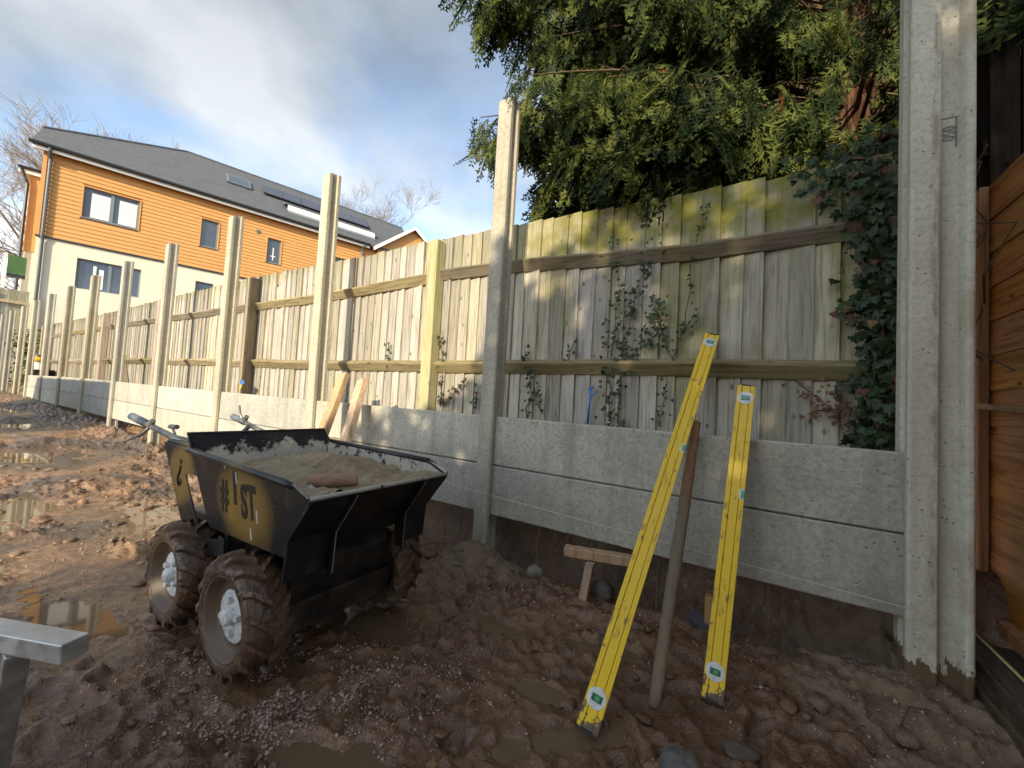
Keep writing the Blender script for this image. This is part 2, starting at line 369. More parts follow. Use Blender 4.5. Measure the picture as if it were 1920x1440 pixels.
GX = axis_pts((-600, -60, 60), (-60, -26, 3), (-26, -14, .1), (-14, -6.5, .035), (-6.5, -2.6, .016), (-2.6, .8, .0105), (.8, 3, .06), (3, 40, 3), (40, 601, 80))
GY = axis_pts((-600, -40, 80), (-40, -4, 3), (-4, -.4, .08), (-.4, .2, .03), (.2, 2.25, .0105), (2.25, 2.8, .05), (2.8, 40, 2), (40, 601, 80))
XX, YY = np.meshgrid(GX, GY); ZZ = gheight(XX.ravel(), YY.ravel()).reshape(XX.shape)
nx, ny = len(GX), len(GY)
idx = np.arange(nx*ny).reshape(ny, nx)
quads = np.stack([idx[:-1, :-1].ravel(), idx[:-1, 1:].ravel(), idx[1:, 1:].ravel(), idx[1:, :-1].ravel()], 1)
g = G('wet_mud', .5, spec=.5); M_MUD = g
p = g.co('World'); x_, y_, z_ = g.xyz(p)
def blob(cx, cy, rx, ry):
    a = g.math('POWER', g.math('DIVIDE', g.math('SUBTRACT', x_, cx), rx), 2); b = g.math('POWER', g.math('DIVIDE', g.math('SUBTRACT', y_, cy), ry), 2)
    d = g.math('ADD', g.math('ADD', a, b), g.math('MULTIPLY', g.math('SUBTRACT', g.noise(p, 9, 3), .5), 1.6)); return g.step(d, 1.25, .55)
n1_ = g.noise(p, 2.2, 5); n2_ = g.noise(p, 17, 5, .65); n3_ = g.noise(p, 120, 3, .7)
c = g.mix(g.ramp(n1_, [(.35, 0), (.65, 1)]), (.122, .066, .034), (.185, .108, .058))
sunlit_red = g.step(x_, -1.7, -3.4); c = g.mix(sunlit_red, c, g.mix(g.ramp(g.noise(p, 1.5, 3), [(.42, 0), (.56, 1)]), g.mix(n2_, (.075, .055, .042), (.15, .115, .088)), g.mix(n2_, (.16, .092, .052), (.36, .225, .13))))  # left mud: red and grey soil, sunlit patches and sky sheen in the colour
sand = g.math('MAXIMUM', blob(-1.3, 1.86, .3, .16), blob(.5, 1.95, .45, .42)); c = g.mix(g.math('MULTIPLY', sand, .65), c, g.mix(n2_, (.15, .115, .075), (.27, .21, .135)))
c = g.mix(g.ramp(n2_, [(.38, .45), (.52, 0)]), c, (.075, .04, .021)); c = g.mix(g.ramp(n3_, [(.58, 0), (.7, .4)]), c, (.2, .13, .085))
g.color(c); g.rough(g.mix(sand, g.ramp(g.noise(p, 5, 4, .6), [(.34, .07), (.5, .22), (.66, .5)]), .85)); b_ = g.bump(g.noise(p, 34, 3, .75, .8), 1., .010); g.bump(n3_, .5, .004, b_)
gm = npmesh('ground', np.stack([XX.ravel(), YY.ravel(), ZZ.ravel()], 1), quads, M_MUD, True)
ground = npobj('ground', gm); ground['kind'] = 'structure'; ground['label'] = 'brown wet churned mud of the building site'
g = G('muddy_water', .035, spec=.5); M_WATER = g
p = g.co('World'); g.color(g.mix(g.noise(p, 3, 3), (.13, .085, .048), (.17, .115, .068))); g.bump(g.noise(p, 9, 2), .02, .004); g.b.inputs['IOR'].default_value = 1.36
for i, (px, py, rx, ry, ro, dp) in enumerate(PUD):
    lev = float(np.interp(px, BX, BZ))-dp-.012; st_ = max(.011, rx/60); m_ = 1.8*max(rx, ry)
    ax_ = np.arange(-m_, m_+st_, st_); U_, V_ = np.meshgrid(ax_, ax_); c, s = math.cos(ro), math.sin(ro)
    dd_ = pud_d(i, (px+U_).ravel(), (py+V_).ravel()).reshape(U_.shape); wet = (gheight((px+U_).ravel(), (py+V_).ravel()).reshape(U_.shape) < lev+.001) & (dd_ < 1.25)
    cell = wet[:-1, :-1] | wet[1:, :-1] | wet[:-1, 1:] | wet[1:, 1:]; id_ = np.arange(U_.size).reshape(U_.shape)
    q_ = np.stack([id_[:-1, :-1][cell], id_[:-1, 1:][cell], id_[1:, 1:][cell], id_[1:, :-1][cell]], 1)
    if len(q_) == 0: continue
    us, inv = np.unique(q_, return_inverse=True); V3 = np.stack([U_.ravel()[us], V_.ravel()[us], np.zeros(len(us))], 1)
    o = npobj('puddle', npmesh('puddle', V3, inv.reshape(-1, 4), M_WATER), None, (px, py, lev+i*.0004)); o['kind'] = 'structure'

# loose grit and pebbles, thousands of them
g = G('pale_grit', .6); M_GRIT = g; r = g.noise(g.co('World'), 60, 1)
g.color(g.ramp(r, [(.3, (.26, .17, .12)), (.42, (.2, .12, .08)), (.5, (.55, .43, .36)), (.56, (.28, .18, .13)), (.7, (.18, .11, .07))]))
def grit(name, spots, label):
    ico = np.array([(0, 0, 1), (.9, 0, .2), (.28, .85, .15), (-.72, .53, .2), (-.72, -.53, .2), (.28, -.85, .15), (0, 0, -.8)])
    fc = np.array([(0, 1, 2), (0, 2, 3), (0, 3, 4), (0, 4, 5), (0, 5, 1), (6, 2, 1), (6, 3, 2), (6, 4, 3), (6, 5, 4), (6, 1, 5)])
    P = []; S = []
    for cx, cy, sx, sy, n, sz in spots:
        P.append(np.stack([rng.normal(cx, sx, n), rng.normal(cy, sy, n)], 1)); S.append(sz*rng.gamma(3., .33, n))
    P = np.concatenate(P); S = np.concatenate(S); k = fbm(P[:, 0]+4, P[:, 1], 5, 3) > -.12; P = P[k]; S = np.minimum(S[k], .012)
    Z = gheight(P[:, 0], P[:, 1]); n = len(P)
    a = rng.uniform(0, 6.28, n); ca, sa = np.cos(a), np.sin(a); st = rng.uniform(.6, 1.3, (n, 1, 3))
    V = ico[None]*st*S[:, None, None]; V = np.stack([V[..., 0]*ca[:, None]-V[..., 1]*sa[:, None], V[..., 0]*sa[:, None]+V[..., 1]*ca[:, None], V[..., 2]], -1)
    V += np.concatenate([P, Z[:, None]+.1*S[:, None]], 1)[:, None]
    Fc = fc[None]+(np.arange(n)*7)[:, None, None]
    o = npobj(name, npmesh(name, V.reshape(-1, 3), Fc.reshape(-1, 3), M_GRIT)); tag(o, label, 'gravel', kind='stuff')
grit('loose_grit', [(-1.3, .8, .16, .12, 2600, .0034), (-1.2, .66, .16, .09, 2200, .0034), (-1.05, .88, .13, .1, 1500, .0032), (-.9, 1.15, .12, .1, 700, .003), (-1.5, .53, .22, .1, 900, .0032), (-.7, 1.05, .3, .25, 600, .0026), (-.85, 1.72, .35, .1, 500, .0035),
                    (-.2, 1.85, .35, .12, 500, .0034), (.15, 1.6, .3, .3, 600, .0026), (-2.6, .5, .6, .2, 500, .004), (.45, 1.75, .2, .2, 500, .0035), (-1.75, 1.75, .2, .15, 250, .004)], 'pale pinkish grit scattered over the mud')

def clods(name, spots, label):
    import bmesh as _b
    bm = _b.new(); _b.ops.create_icosphere(bm, subdivisions=2, radius=1); iv = np.array([q.co[:] for q in bm.verts]); fc = np.array([[q.index for q in f.verts] for f in bm.faces]); bm.free()
    V, Fc, k = [], [], 0
    P = np.concatenate([np.stack([rng.normal(cx, sx, n), rng.normal(cy, sy, n), np.full(n, sz)], 1) for cx, cy, sx, sy, n, sz in spots]); Zg = gheight(P[:, 0].copy(), P[:, 1].copy())
    for (x, y, sz), zg in zip(P, Zg):
        r0 = min(.045, sz*rng.gamma(2.5, .4)); ph = rng.uniform(0, 6, 6)
        q = iv*(1+.22*np.sin(3*iv[:, :1]+ph[0])*np.sin(2.5*iv[:, 1:2]+ph[1])+.16*np.sin(6*iv[:, 2:]+ph[2]+4*iv[:, :1]))*r0*np.array([rng.uniform(.8, 1.5), rng.uniform(.7, 1.2), rng.uniform(.4, .8)])
        a = rng.uniform(0, 6.28); q = np.stack([q[:, 0]*math.cos(a)-q[:, 1]*math.sin(a), q[:, 0]*math.sin(a)+q[:, 1]*math.cos(a), q[:, 2]], 1)
        V.append(q+np.array([x, y, zg+r0*.1])); Fc.append(fc+k*len(iv)); k += 1
    o = npobj(name, npmesh(name, np.concatenate(V), np.concatenate(Fc), M_MUD, True)); tag(o, label, 'clods', kind='stuff')
clods('mud_clods', [(-3.6, 1.2, 1.3, .35, 240, .017), (-.6, 1.85, .7, .1, 70, .010), (-2.6, 1.6, .6, .2, 90, .016), (.25, 1.65, .3, .25, 70, .009), (-1.0, 1.25, .5, .4, 60, .007), (-1.5, .5, .35, .08, 22, .010)], 'loose clods of wet brown mud')

# ------------------------------------------------------------------ concrete posts and gravel boards
ORD = ['first', 'second', 'third', 'fourth', 'fifth', 'sixth', 'seventh', 'eighth', 'ninth', 'tenth', 'eleventh', 'twelfth']
PX = [-1.378, -3.215, -4.985, -6.80, -8.61, -10.40, -12.15, -13.86, -15.53, -17.05, -18.9, -20.5]
TOPZ = 2.868
def post_section(hw=.049, y0=1.93, y1=2.05, s0=1.966, s1=2.016, d=.012, ch=.008):
    return [(-hw+ch, y0), (hw-ch, y0), (hw, y0+ch), (hw, s0-.004), (hw-d, s0+.002), (hw-d, s1-.002), (hw, s1+.004), (hw, y1-ch), (hw-ch, y1), (-hw+ch, y1), (-hw, y1-ch), (-hw, s1+.004), (-hw+d, s1-.002), (-hw+d, s0+.002), (-hw, s0-.004), (-hw, y0+ch)]
def ring_solid(mb, sec, levels):     # stacked sections: levels = [(z, scale_y towards back)]
    n = len(sec); v = []
    for z, fn in levels: v += [fn(x, y, z) for x, y in sec]
    k = len(levels)
    f = [tuple(range(n))[::-1], tuple((k-1)*n+i for i in range(n))] + [(a*n+i, a*n+(i+1) % n, (a+1)*n+(i+1) % n, (a+1)*n+i) for a in range(k-1) for i in range(n)]
    mb.add(v, f)
post_objs = []
for i, x in enumerate(PX):
    mb = MB(); lean = random.uniform(-.006, .006); zt = TOPZ + random.uniform(-.008, .008); zb = -.25
    # top weathered: slopes and rounds off towards the front
    def F(off): return lambda a, b, z: (x + a + lean*(z-1), b, z - off*max(0, (2.0-b)/.07)**1.6)
    ring_solid(mb, post_section(), [(zb, F(0)), (.6, F(0)), (1.4, F(0)), (2.2, F(0)), (zt-.03, F(0)), (zt, F(.03))])
    o = mb.build('concrete_post', M_POST, bevel=.002, org=(x, 1.99, 0))
    tag(o, f'{ORD[i]} slender slotted concrete fence post left of the wide corner post' if i else 'tall slotted concrete post between the dumper and the yellow levels, conifer twigs at its top', 'fence post', 'slotted concrete posts in the fence line')
# corner post: a slot towards the boards and a slot towards the camera
cp = empty('corner_post', (.535, 2.0, 0))
sec = [(.452, 1.938), (.460, 1.93), (.526, 1.93), (.532, 1.936), (.536, 1.962), (.582, 1.962), (.594, 1.936), (.600, 1.93), (.611, 1.93), (.618, 1.937), (.618, 2.082), (.610, 2.09), (.460, 2.09), (.452, 2.082), (.452, 2.024), (.470, 2.020), (.470, 1.972), (.452, 1.968)]
mb = MB(); ring_solid(mb, sec, [(z, lambda a, b, c: (a, b, c)) for z in (-.3, .5, 1.2, 2.0, 2.98, 3.0)])
mb.build('shaft', M_POSTN, cp, bevel=.0025, seg=2)
mb = MB(); zc = 2.015     # cast-in number plate: a recess edge, its shade in the colour, and raised digits
mb.box(.537, .5775, 1.9605, 1.9625, zc+.050, zc+.0535); mb.box(.574, .5785, 1.9595, 1.9625, zc-.058, zc+.05)
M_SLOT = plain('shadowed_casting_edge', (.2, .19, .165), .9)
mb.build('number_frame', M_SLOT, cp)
M_DIG = plain('cast_digit_outline', (.24, .23, .2), .9)
tm = text_mesh('050', .046, .8, .0012, 0, M_DIG); o = bpy.data.objects.new('cast_number', tm); COL.objects.link(o); o.parent = cp
o.matrix_local = Matrix.Translation((.5555-.535, 1.9605-2.0, zc-.006)) @ Matrix.Rotation(R(90), 4, 'X') @ Matrix.Rotation(R(-90), 4, 'Z')
tag(cp, 'wide pale concrete corner post with the number 050 cast in its slot', 'fence post')
# gravel boards
edges = [.472] + PX
btop = [.86, .872, .885, .902, .919, .942, .962, .971, .971, .971, .971, .971, .971]
for i in range(len(PX)):
    xr = (edges[i]-.004) if i == 0 else (edges[i]-.031); xl = edges[i+1]+.031; zr, zl = btop[i], btop[i+1]
    if i > 8: continue
    for lev in (0, 1):
        mb = MB(); a = -.293*lev-.001; b = -.293*(lev+1)+.004; nseg = 8; rows = []
        def pr(z0, z1, y0, y1, t):
            x = xl+(xr-xl)*t; zt = zl+(zr-zl)*t; c = .006
            return [(x, y0+c, zt+z0), (x, y1-c, zt+z0), (x, y1, zt+z0-c), (x, y1, zt+z1+c), (x, y1-c, zt+z1), (x, y0+c, zt+z1), (x, y0, zt+z1+c), (x, y0, zt+z0-c)]
        for k in range(nseg+1): rows.append(pr(a, b, 1.969, 2.013, k/nseg))
        v = [q for r_ in rows for q in r_]; f = [tuple(range(8)), tuple(nseg*8+j for j in range(8))[::-1]] + [(k*8+j, k*8+(j+1) % 8, (k+1)*8+(j+1) % 8, (k+1)*8+j) for k in range(nseg) for j in range(8)]
        o = mb.add(v, f).build('gravel_board', M_BOARD)
        where = 'behind the yellow levels' if i == 0 else ('directly behind the dumper' if i == 1 else f'in the {ORD[i]} bay left of the corner post')
        tag(o, f"{'upper' if lev == 0 else 'lower'} grey concrete gravel board {where}", 'gravel board', 'concrete gravel boards')
# thin string lines stretched along the boards
M_STR = plain('string', (.6, .55, .4), .8)
o = MB().tube([(.46, 1.922, .33), (-1.35, 1.918, .42), (-4.9, 1.92, .62)], .0013, 5).build('string_line', M_STR); tag(o, 'thin pale string line stretched low along the gravel boards', 'string')

# ------------------------------------------------------------------ old timber fence behind
fence = empty('timber_fence', (-6.5, 2.33, .3))
FX = [-25, -16.7, -11.9, -9.5, -6.9, -4.9, -3.5, -2.5, -1.35, -.6, .1, 1]; FZ = [2.36, 2.36, 2.30, 2.30, 2.31, 2.30, 2.26, 2.255, 2.226, 2.20, 2.18, 2.16]
fzt = lambda x: float(np.interp(x, FX, FZ))
def feather(L, wd=.118):
    mb = MB(); n = 5; v = []
    for k in range(n):
        z = L*k/(n-1); v += [(-wd/2, .011, z), (-wd/2, .018, z), (wd/2, .014, z), (wd/2, -.005, z)]
    f = [(0, 1, 2, 3), tuple((n-1)*4+j for j in (3, 2, 1, 0))] + [(k*4+j, k*4+(j+1) % 4, (k+1)*4+(j+1) % 4, (k+1)*4+j) for k in range(n-1) for j in range(4)]
    mb.add(v, f); return mb.mesh('board', M_FB)
fmesh = [feather(2.1, wd) for wd in (.118, .122, .112)]
x = .66; 
while x > -16.6:
    sx = 1 if x > -9 else -1
    o = bpy.data.objects.new('board', fmesh[random.randrange(3)]); COL.objects.link(o); o.parent = fence
    zt = fzt(x)+random.uniform(-.008, .006)
    o.location = (x+6.5, 2.33+random.uniform(-.004, .004)-2.33, zt-2.1-.3); o.rotation_euler = (random.uniform(-.004, .004), random.uniform(-.006, .006), random.uniform(-.05, .05))
    x -= random.uniform(.097, .104) if x > -9 else .104
def arris(pts, name='rail', m=None, hh=.046, dp=.06):
    mb = MB(); v = []
    for (x, z) in pts: v += [(x, 2.335, z+hh), (x, 2.335-dp*.12, z+hh), (x, 2.33-dp, z+.022), (x, 2.33-dp, z+.012), (x, 2.335-dp*.25, z-hh*1.12), (x, 2.335, z-hh*1.12)]
    n = len(pts); f = [tuple(range(6)), tuple((n-1)*6+j for j in range(6))[::-1]] + [(k*6+j, k*6+(j+1) % 6, (k+1)*6+(j+1) % 6, (k+1)*6+j) for k in range(n-1) for j in range(6)]
    mb.add(v, f).build(name, m or M_RAIL, fence, bevel=.003)
UXR, UZR = [-16.6, -9.5, -5.0, -3.5, -2.2, -1.34, -.3, .7], [2.02, 1.99, 1.935, 1.915, 1.945, 1.925, 1.85, 1.84]
LXR, LZR = [-16.6, -12.7, -9.5, -5.0, -3.4, -2.1, -.3, .7], [1.36, 1.33, 1.325, 1.255, 1.222, 1.215, 1.205, 1.185]
WP = [.6, -2.2, -5.12, -8.0, -10.9, -13.75, -16.4]
for xs, zs in ((UXR, UZR), (LXR, LZR), (LXR, [q-.75 for q in LZR])):
    for a, b in zip(WP[:-1], WP[1:]):
        a1 = min(a, .6)-.04; b1 = b+.04; P_ = [(a1+(b1-a1)*k/6, float(np.interp(a1+(b1-a1)*k/6, xs, zs))+random.uniform(-.006, .006)) for k in range(7)]
        arris(P_)
for i, px in enumerate(WP):
    mb = MB().box(px-.05, px+.05, 2.232, 2.328, -.2, fzt(px)-.04)
    mb.build('post', M_WPOSTG if i == 1 else M_WPOST, fence, bevel=.005)
o = MB().bar((-9.1, 2.27, .5), (-10.3, 2.3, 2.15), .09, .05).build('brace', M_RAIL, fence, bevel=.003)
tag(fence, 'old weathered feather-edge timber fence with arris rails behind the concrete posts', 'fence')

# ------------------------------------------------------------------ ivy
def leaf_mesh(name, mat, s=1.):
    pts = [(0, 0), (.34, -.12), (.5, .18), (.27, .34), (.34, .62), (.12, .62), (0, 1.02), (-.12, .62), (-.34, .62), (-.27, .34), (-.5, .18), (-.34, -.12)]
    v = [(0, .32, .06)]+[(a, b, -.10*abs(a)-.10*max(0, b-.6)) for a, b in pts]
    mb = MB(); mb.add([(a*s, b*s, c*s) for a, b, c in v], [(0, 1+i, 1+(i+1) % 12) for i in range(12)]); return mb.mesh(name, mat, True)
def leaf_mat(name, c1, c2, rough=.4):
    g = G(name, rough, spec=.22); r = g.co('Rand'); n = g.noise(g.co('World'), 14, 2)
    g.color(g.hsv(g.mix(n, c1, c2), g.math('ADD', g.math('MULTIPLY', r, .04), .48), 1, g.math('ADD', g.math('MULTIPLY', r, .7), .6)))
    return g
M_IVY = leaf_mat('ivy_leaf', (.020, .036, .013), (.038, .062, .020)); M_IVYD = leaf_mat('dead_ivy_leaf', (.11, .055, .03), (.2, .105, .062), .7); M_STEM = plain('ivy_stem', (.12, .085, .055), .9)
LM = leaf_mesh('leaf', M_IVY); LMD = leaf_mesh('leaf', M_IVYD)
def leaf_obj(parent, me, p, s, ref, spread=.9):
    o = bpy.data.objects.new('leaf', me); COL.objects.link(o); o.parent = parent
    d = Vector((random.gauss(0, .6), -.25+random.gauss(0, .15), -1+random.gauss(0, .55))).normalized()      # tips hang down, faces look out of the fence
    nrm = Vector((random.gauss(0, .4), -1, random.gauss(.35, .35))); x = d.cross(nrm).normalized(); nrm = x.cross(d)
    Mx = Matrix((x, d, nrm)).transposed().to_4x4(); Mx.translation = Vector(p)-Vector(ref); o.matrix_local = Mx @ Matrix.Scale(s, 4)
def ivy(name, strands, nleaf, size, label, spread=.03, dead=0., y=2.31):
    ref = (strands[0][0][0], y, strands[0][0][1]); root = empty(name, ref); st = MB(); cum = []
    for s in strands:
        P_ = []
        for k in range(len(s)-1):
            for q in range(5):
                t = q/5; P_.append((s[k][0]*(1-t)+s[k+1][0]*t+random.gauss(0, .008), y+.008-random.random()*.01, s[k][1]*(1-t)+s[k+1][1]*t))
        P_.append((s[-1][0], y, s[-1][1])); st.tube(P_, [.004-.0025*i/len(P_) for i in range(len(P_))], 5); cum.append(P_)
    tot = sum(len(c) for c in cum)
    st.build('stems', M_STEM, root)['kind'] = 'stuff'
    for i in range(nleaf):
        c = random.choices(cum, [len(q) for q in cum])[0]; p = random.choice(c)
        pos = (p[0]+random.gauss(0, spread), p[1]-.012-abs(random.gauss(0, spread*.5)), p[2]+random.gauss(0, spread))
        leaf_obj(root, LMD if random.random() < dead else LM, pos, size*random.uniform(.6, 1.25), ref)
    tag(root, label, 'ivy', 'ivy growing on the timber fence'); return root
ivy('ivy', [[(-.74, .87), (-.76, 1.2), (-.72, 1.6), (-.74, 1.95)], [(-.7, .87), (-.68, 1.3), (-.62, 1.65), (-.53, 1.9)], [(-.66, 1.25), (-.5, 1.4), (-.5, 1.55)]], 280, .026, 'tall leafy ivy climbing the fence left of the longer yellow level', .035)
ivy('ivy', [[(-.42, 1.2), (-.36, 1.45), (-.33, 1.7), (-.3, 1.95), (-.26, 2.08)], [(-.41, 1.25), (-.5, 1.5), (-.52, 1.65)], [(-.37, 1.4), (-.28, 1.5)], [(-.46, .87), (-.45, 1.0), (-.43, 1.15)]], 110, .02, 'thin branching ivy above the top of the longer yellow level', .014)
ivy('ivy', [[(-1.31, .87), (-1.29, 1.15), (-1.33, 1.3)], [(-1.2, .9), (-1.24, 1.1)], [(-1.05, 1.2), (-1.0, 1.36)]], 60, .026, 'sparse ivy just right of the tall post beside the dumper', .018)
ivy('ivy', [[(-2.08, .9), (-2.1, 1.2), (-2.12, 1.5)], [(-2.05, .95), (-1.85, 1.1)], [(-1.75, .9), (-1.72, 1.1)]], 45, .032, 'sprig of ivy beside the green-stained timber fence post', .016, .2)
ivy('ivy', [[(-2.7, 1.24), (-2.73, 1.42)]], 14, .03, 'tiny ivy sprig on the sunlit fence above its lower rail', .012)
big = ivy('ivy', [[(.44, .8), (.43, 1.1), (.42, 1.5), (.4, 1.9), (.32, 2.1)], [(.47, .8), (.45, 1.2), (.44, 1.8), (.42, 2.2)], [(.42, 1.75), (.33, 1.95), (.18, 2.08)], [(.40, 1.5), (.33, 1.48)], [(.45, 2.0), (.36, 2.15), (.1, 2.14)], [(.45, 1.0), (.44, 1.4), (.43, 2.0)]], 300, .044, 'thick mass of dark large-leaved ivy against the corner post', .04, .07, 2.25)
ref = ROOTLOC[big.name]; Vl, Fl = [], []; lv_ = np.array([v.co[:] for v in LM.vertices]); lf_ = np.array([p_.vertices[:] for p_ in LM.polygons])
for k in range(520):
    z = random.uniform(.78, 2.2); wdt = .05+.05*sstep(np.array(z), 1.7, 2.15); c = Vector((random.gauss(.44-.05*max(0, z-1.7), float(wdt)), 2.27+random.uniform(-.04, .03), z))
    d = Vector((random.gauss(0, .6), -.2, -1+random.gauss(0, .5))).normalized(); nrm = Vector((random.gauss(0, .5), -1, random.gauss(.3, .4))); x = d.cross(nrm).normalized(); nrm = x.cross(d); q = lv_*random.uniform(.03, .056)
    Vl.append(np.array(c)-np.array(ref)+q[:, :1]*np.array(x)+q[:, 1:2]*np.array(d)+q[:, 2:]*np.array(nrm)); Fl.append(lf_+k*len(lv_))
npobj('leaf_mass', npmesh('leaf_mass', np.concatenate(Vl), np.concatenate(Fl), M_IVY, True), big)['kind'] = 'stuff'
ivy('dead_creeper', [[(.15, 1.14), (.25, 1.05), (.38, .9)], [(.3, 1.12), (.35, 1.0), (.36, .86)], [(.22, 1.0), (.4, 1.03)], [(.33, 1.9), (.36, 1.75), (.4, 1.6)]], 150, .022, 'dead brown creeper leaves low on the fence beside the corner post', .025, 1.)
# ragged wood of other creepers hanging beside the corner post
o = MB()
for k in range(9):
    a = random.uniform(.66, .76); o.tube([(a+random.gauss(0, .03), 2.3+random.uniform(-.1, .2), 1.2+q*.13+random.gauss(0, .02)) for q in range(8)], .0035, 5)
o = o.build('bare_vines', M_STEM); tag(o, 'tangle of bare thin vines right of the corner post', 'vine', kind='stuff')

# ------------------------------------------------------------------ house (local x along the wall, y into the house)
HRZ = math.atan2(.9585, .285)
house = empty('house', (-21.75, 2.6, 0), HRZ)
def hp(mb, name, mats, parent=None, **k): return mb.build(name, mats, parent or house, local=True, **k)
g = G('orange_cladding', .6, spec=.35); M_CLAD = g; p = g.co('Object'); n = g.noise(g.map(p, (.6, 1, 9.5)), 3, 4)
g.color(g.mix(g.ramp(n, [(.35, 0), (.65, 1)]), (.53, .265, .085), (.585, .30, .10)))
g = G('cream_render', .9, spec=.2); M_CREAM = g; p = g.co('Object'); g.color(g.mix(g.ramp(g.noise(g.map(p, (1, 1, .25)), 1.6, 5), [(.35, 0), (.7, 1)]), (.68, .63, .5), (.62, .57, .45))); g.bump(g.noise(p, 60, 2), .15, .01)
g = G('slate_roof', .62, spec=.4); M_SLATE = g; p = g.co('Object')
bk = g.node('ShaderNodeTexBrick'); bk.offset = .5
g.put(bk.inputs['Vector'], g.map(p, (1, 1.3, 0))); bk.inputs['Scale'].default_value = 3.4; bk.inputs['Mortar Size'].default_value = .022; bk.inputs['Color1'].default_value = (.085, .09, .1, 1); bk.inputs['Color2'].default_value = (.125, .13, .14, 1); bk.inputs['Mortar'].default_value = (.035, .037, .04, 1); bk.inputs['Row Height'].default_value = .3
g.color(g.mix(g.math('MULTIPLY', g.noise(p, 1.2, 4), .5), bk.outputs[0], (.13, .135, .14))); g.bump(bk.outputs['Fac'], -.6, .02)
M_WHITE = plain('white_trim', (.8, .79, .75), .45); M_GREYF = plain('grey_window_frame', (.15, .18, .2), .45); M_BLACK = plain('black_plastic', (.02, .022, .025), .4)
g = G('window_glass', .04, spec=.8); M_GLASS = g; g.color((.03, .045, .07)); g.b.inputs['Coat Weight'].default_value = .6; g.b.inputs['Coat Roughness'].default_value = .02
M_BLIND = plain('white_blind', (.78, .79, .77), .7); M_PIPE = plain('dark_grey_pipe', (.085, .095, .1), .45); M_SOLAR = plain('solar_cells', (.05, .06, .1), .16, 0, .3, 30, .8); M_LEAD = plain('lead_grey', (.2, .22, .24), .45)
HL, HD = 14.9, 7.0; ZB, ZE = 5.92, 8.95
WIN = [(1.02, 2.53, 6.94, 8.09, 'double'), (4.47, 5.06, 6.92, 8.1, 'plain'), (6.92, 7.48, 6.9, 8.05, 'plain'), (9.96, 10.9, 6.9, 8.0, 'plain'), (1.02, 2.75, 4.27, 5.4, 'double2'), (4.45, 5.06, 4.3, 5.38, 'plain'), (7.0, 7.5, 4.3, 5.38, 'plain'), (9.5, 11., 4.3, 5.4, 'plain')]
def wallgrid(mb, z0, z1, y0, y1, L0=0., L1=HL):   # a wall with openings
    xs = sorted({L0, L1, *[q for w_ in WIN for q in w_[:2] if w_[2] < z1 and w_[3] > z0]}); zs = sorted({z0, z1, *[q for w_ in WIN for q in w_[2:4] if z0 < q < z1]})
    for a, b in zip(xs[:-1], xs[1:]):
        for c, d in zip(zs[:-1], zs[1:]):
            if any(w_[0] <= a and b <= w_[1] and w_[2] <= c and d <= w_[3] for w_ in WIN): continue
            mb.box(a, b, y0, y1, c, d)
mb = MB(); wallgrid(mb, -.5, ZB, 0, .28); mb.box(0, .28, .281, HD, -.5, ZB); mb.box(HL-.28, HL, .281, HD, -.5, ZB); mb.box(.281, HL-.281, HD-.28, HD, -.5, ZB); hp(mb, 'lower_wall', M_CREAM)
# overlapping cladding boards, cut round the windows
mb = MB(); nb = 20; dz = (ZE-ZB-.02)/nb
for k in range(nb):
    z0 = ZB+.02+k*dz; z1 = z0+dz; cuts = [(a-.04, b+.04) for a, b, c, d, _ in WIN if c-.04 < z0+dz/2 < d+.04]
    segs = [(.05, HL)]
    for ca, cb in cuts:
        ns = []
        for a, b in segs:
            if cb <= a or ca >= b: ns.append((a, b))
            else: ns += [(a, ca)] if ca > a else []; ns += [(cb, b)] if cb < b else []
        segs = ns
    for a, b in segs: mb.prism([(-.052, z0), (-.052, z0+.012), (-.03, z1), (0, z1), (0, z0)], a, b, 'x')
o = hp(mb, 'cladding', M_CLAD); o['kind'] = 'stuff'
mb = MB(); wallgrid(mb, ZB, ZE+.05, .001, .27, .002, HL-.002); mb.box(.002, .28, .271, HD, ZB+.001, ZE+.05); hp(mb, 'upper_wall', M_CLAD)
mb = MB().box(-.03, .07, -.065, .06, ZB-.02, ZE); hp(mb, 'corner_trim', M_CLAD)
mb = MB().box(-.02, HL, -.075, -.001, ZB-.03, ZB+.018); hp(mb, 'flashing', M_BLACK)
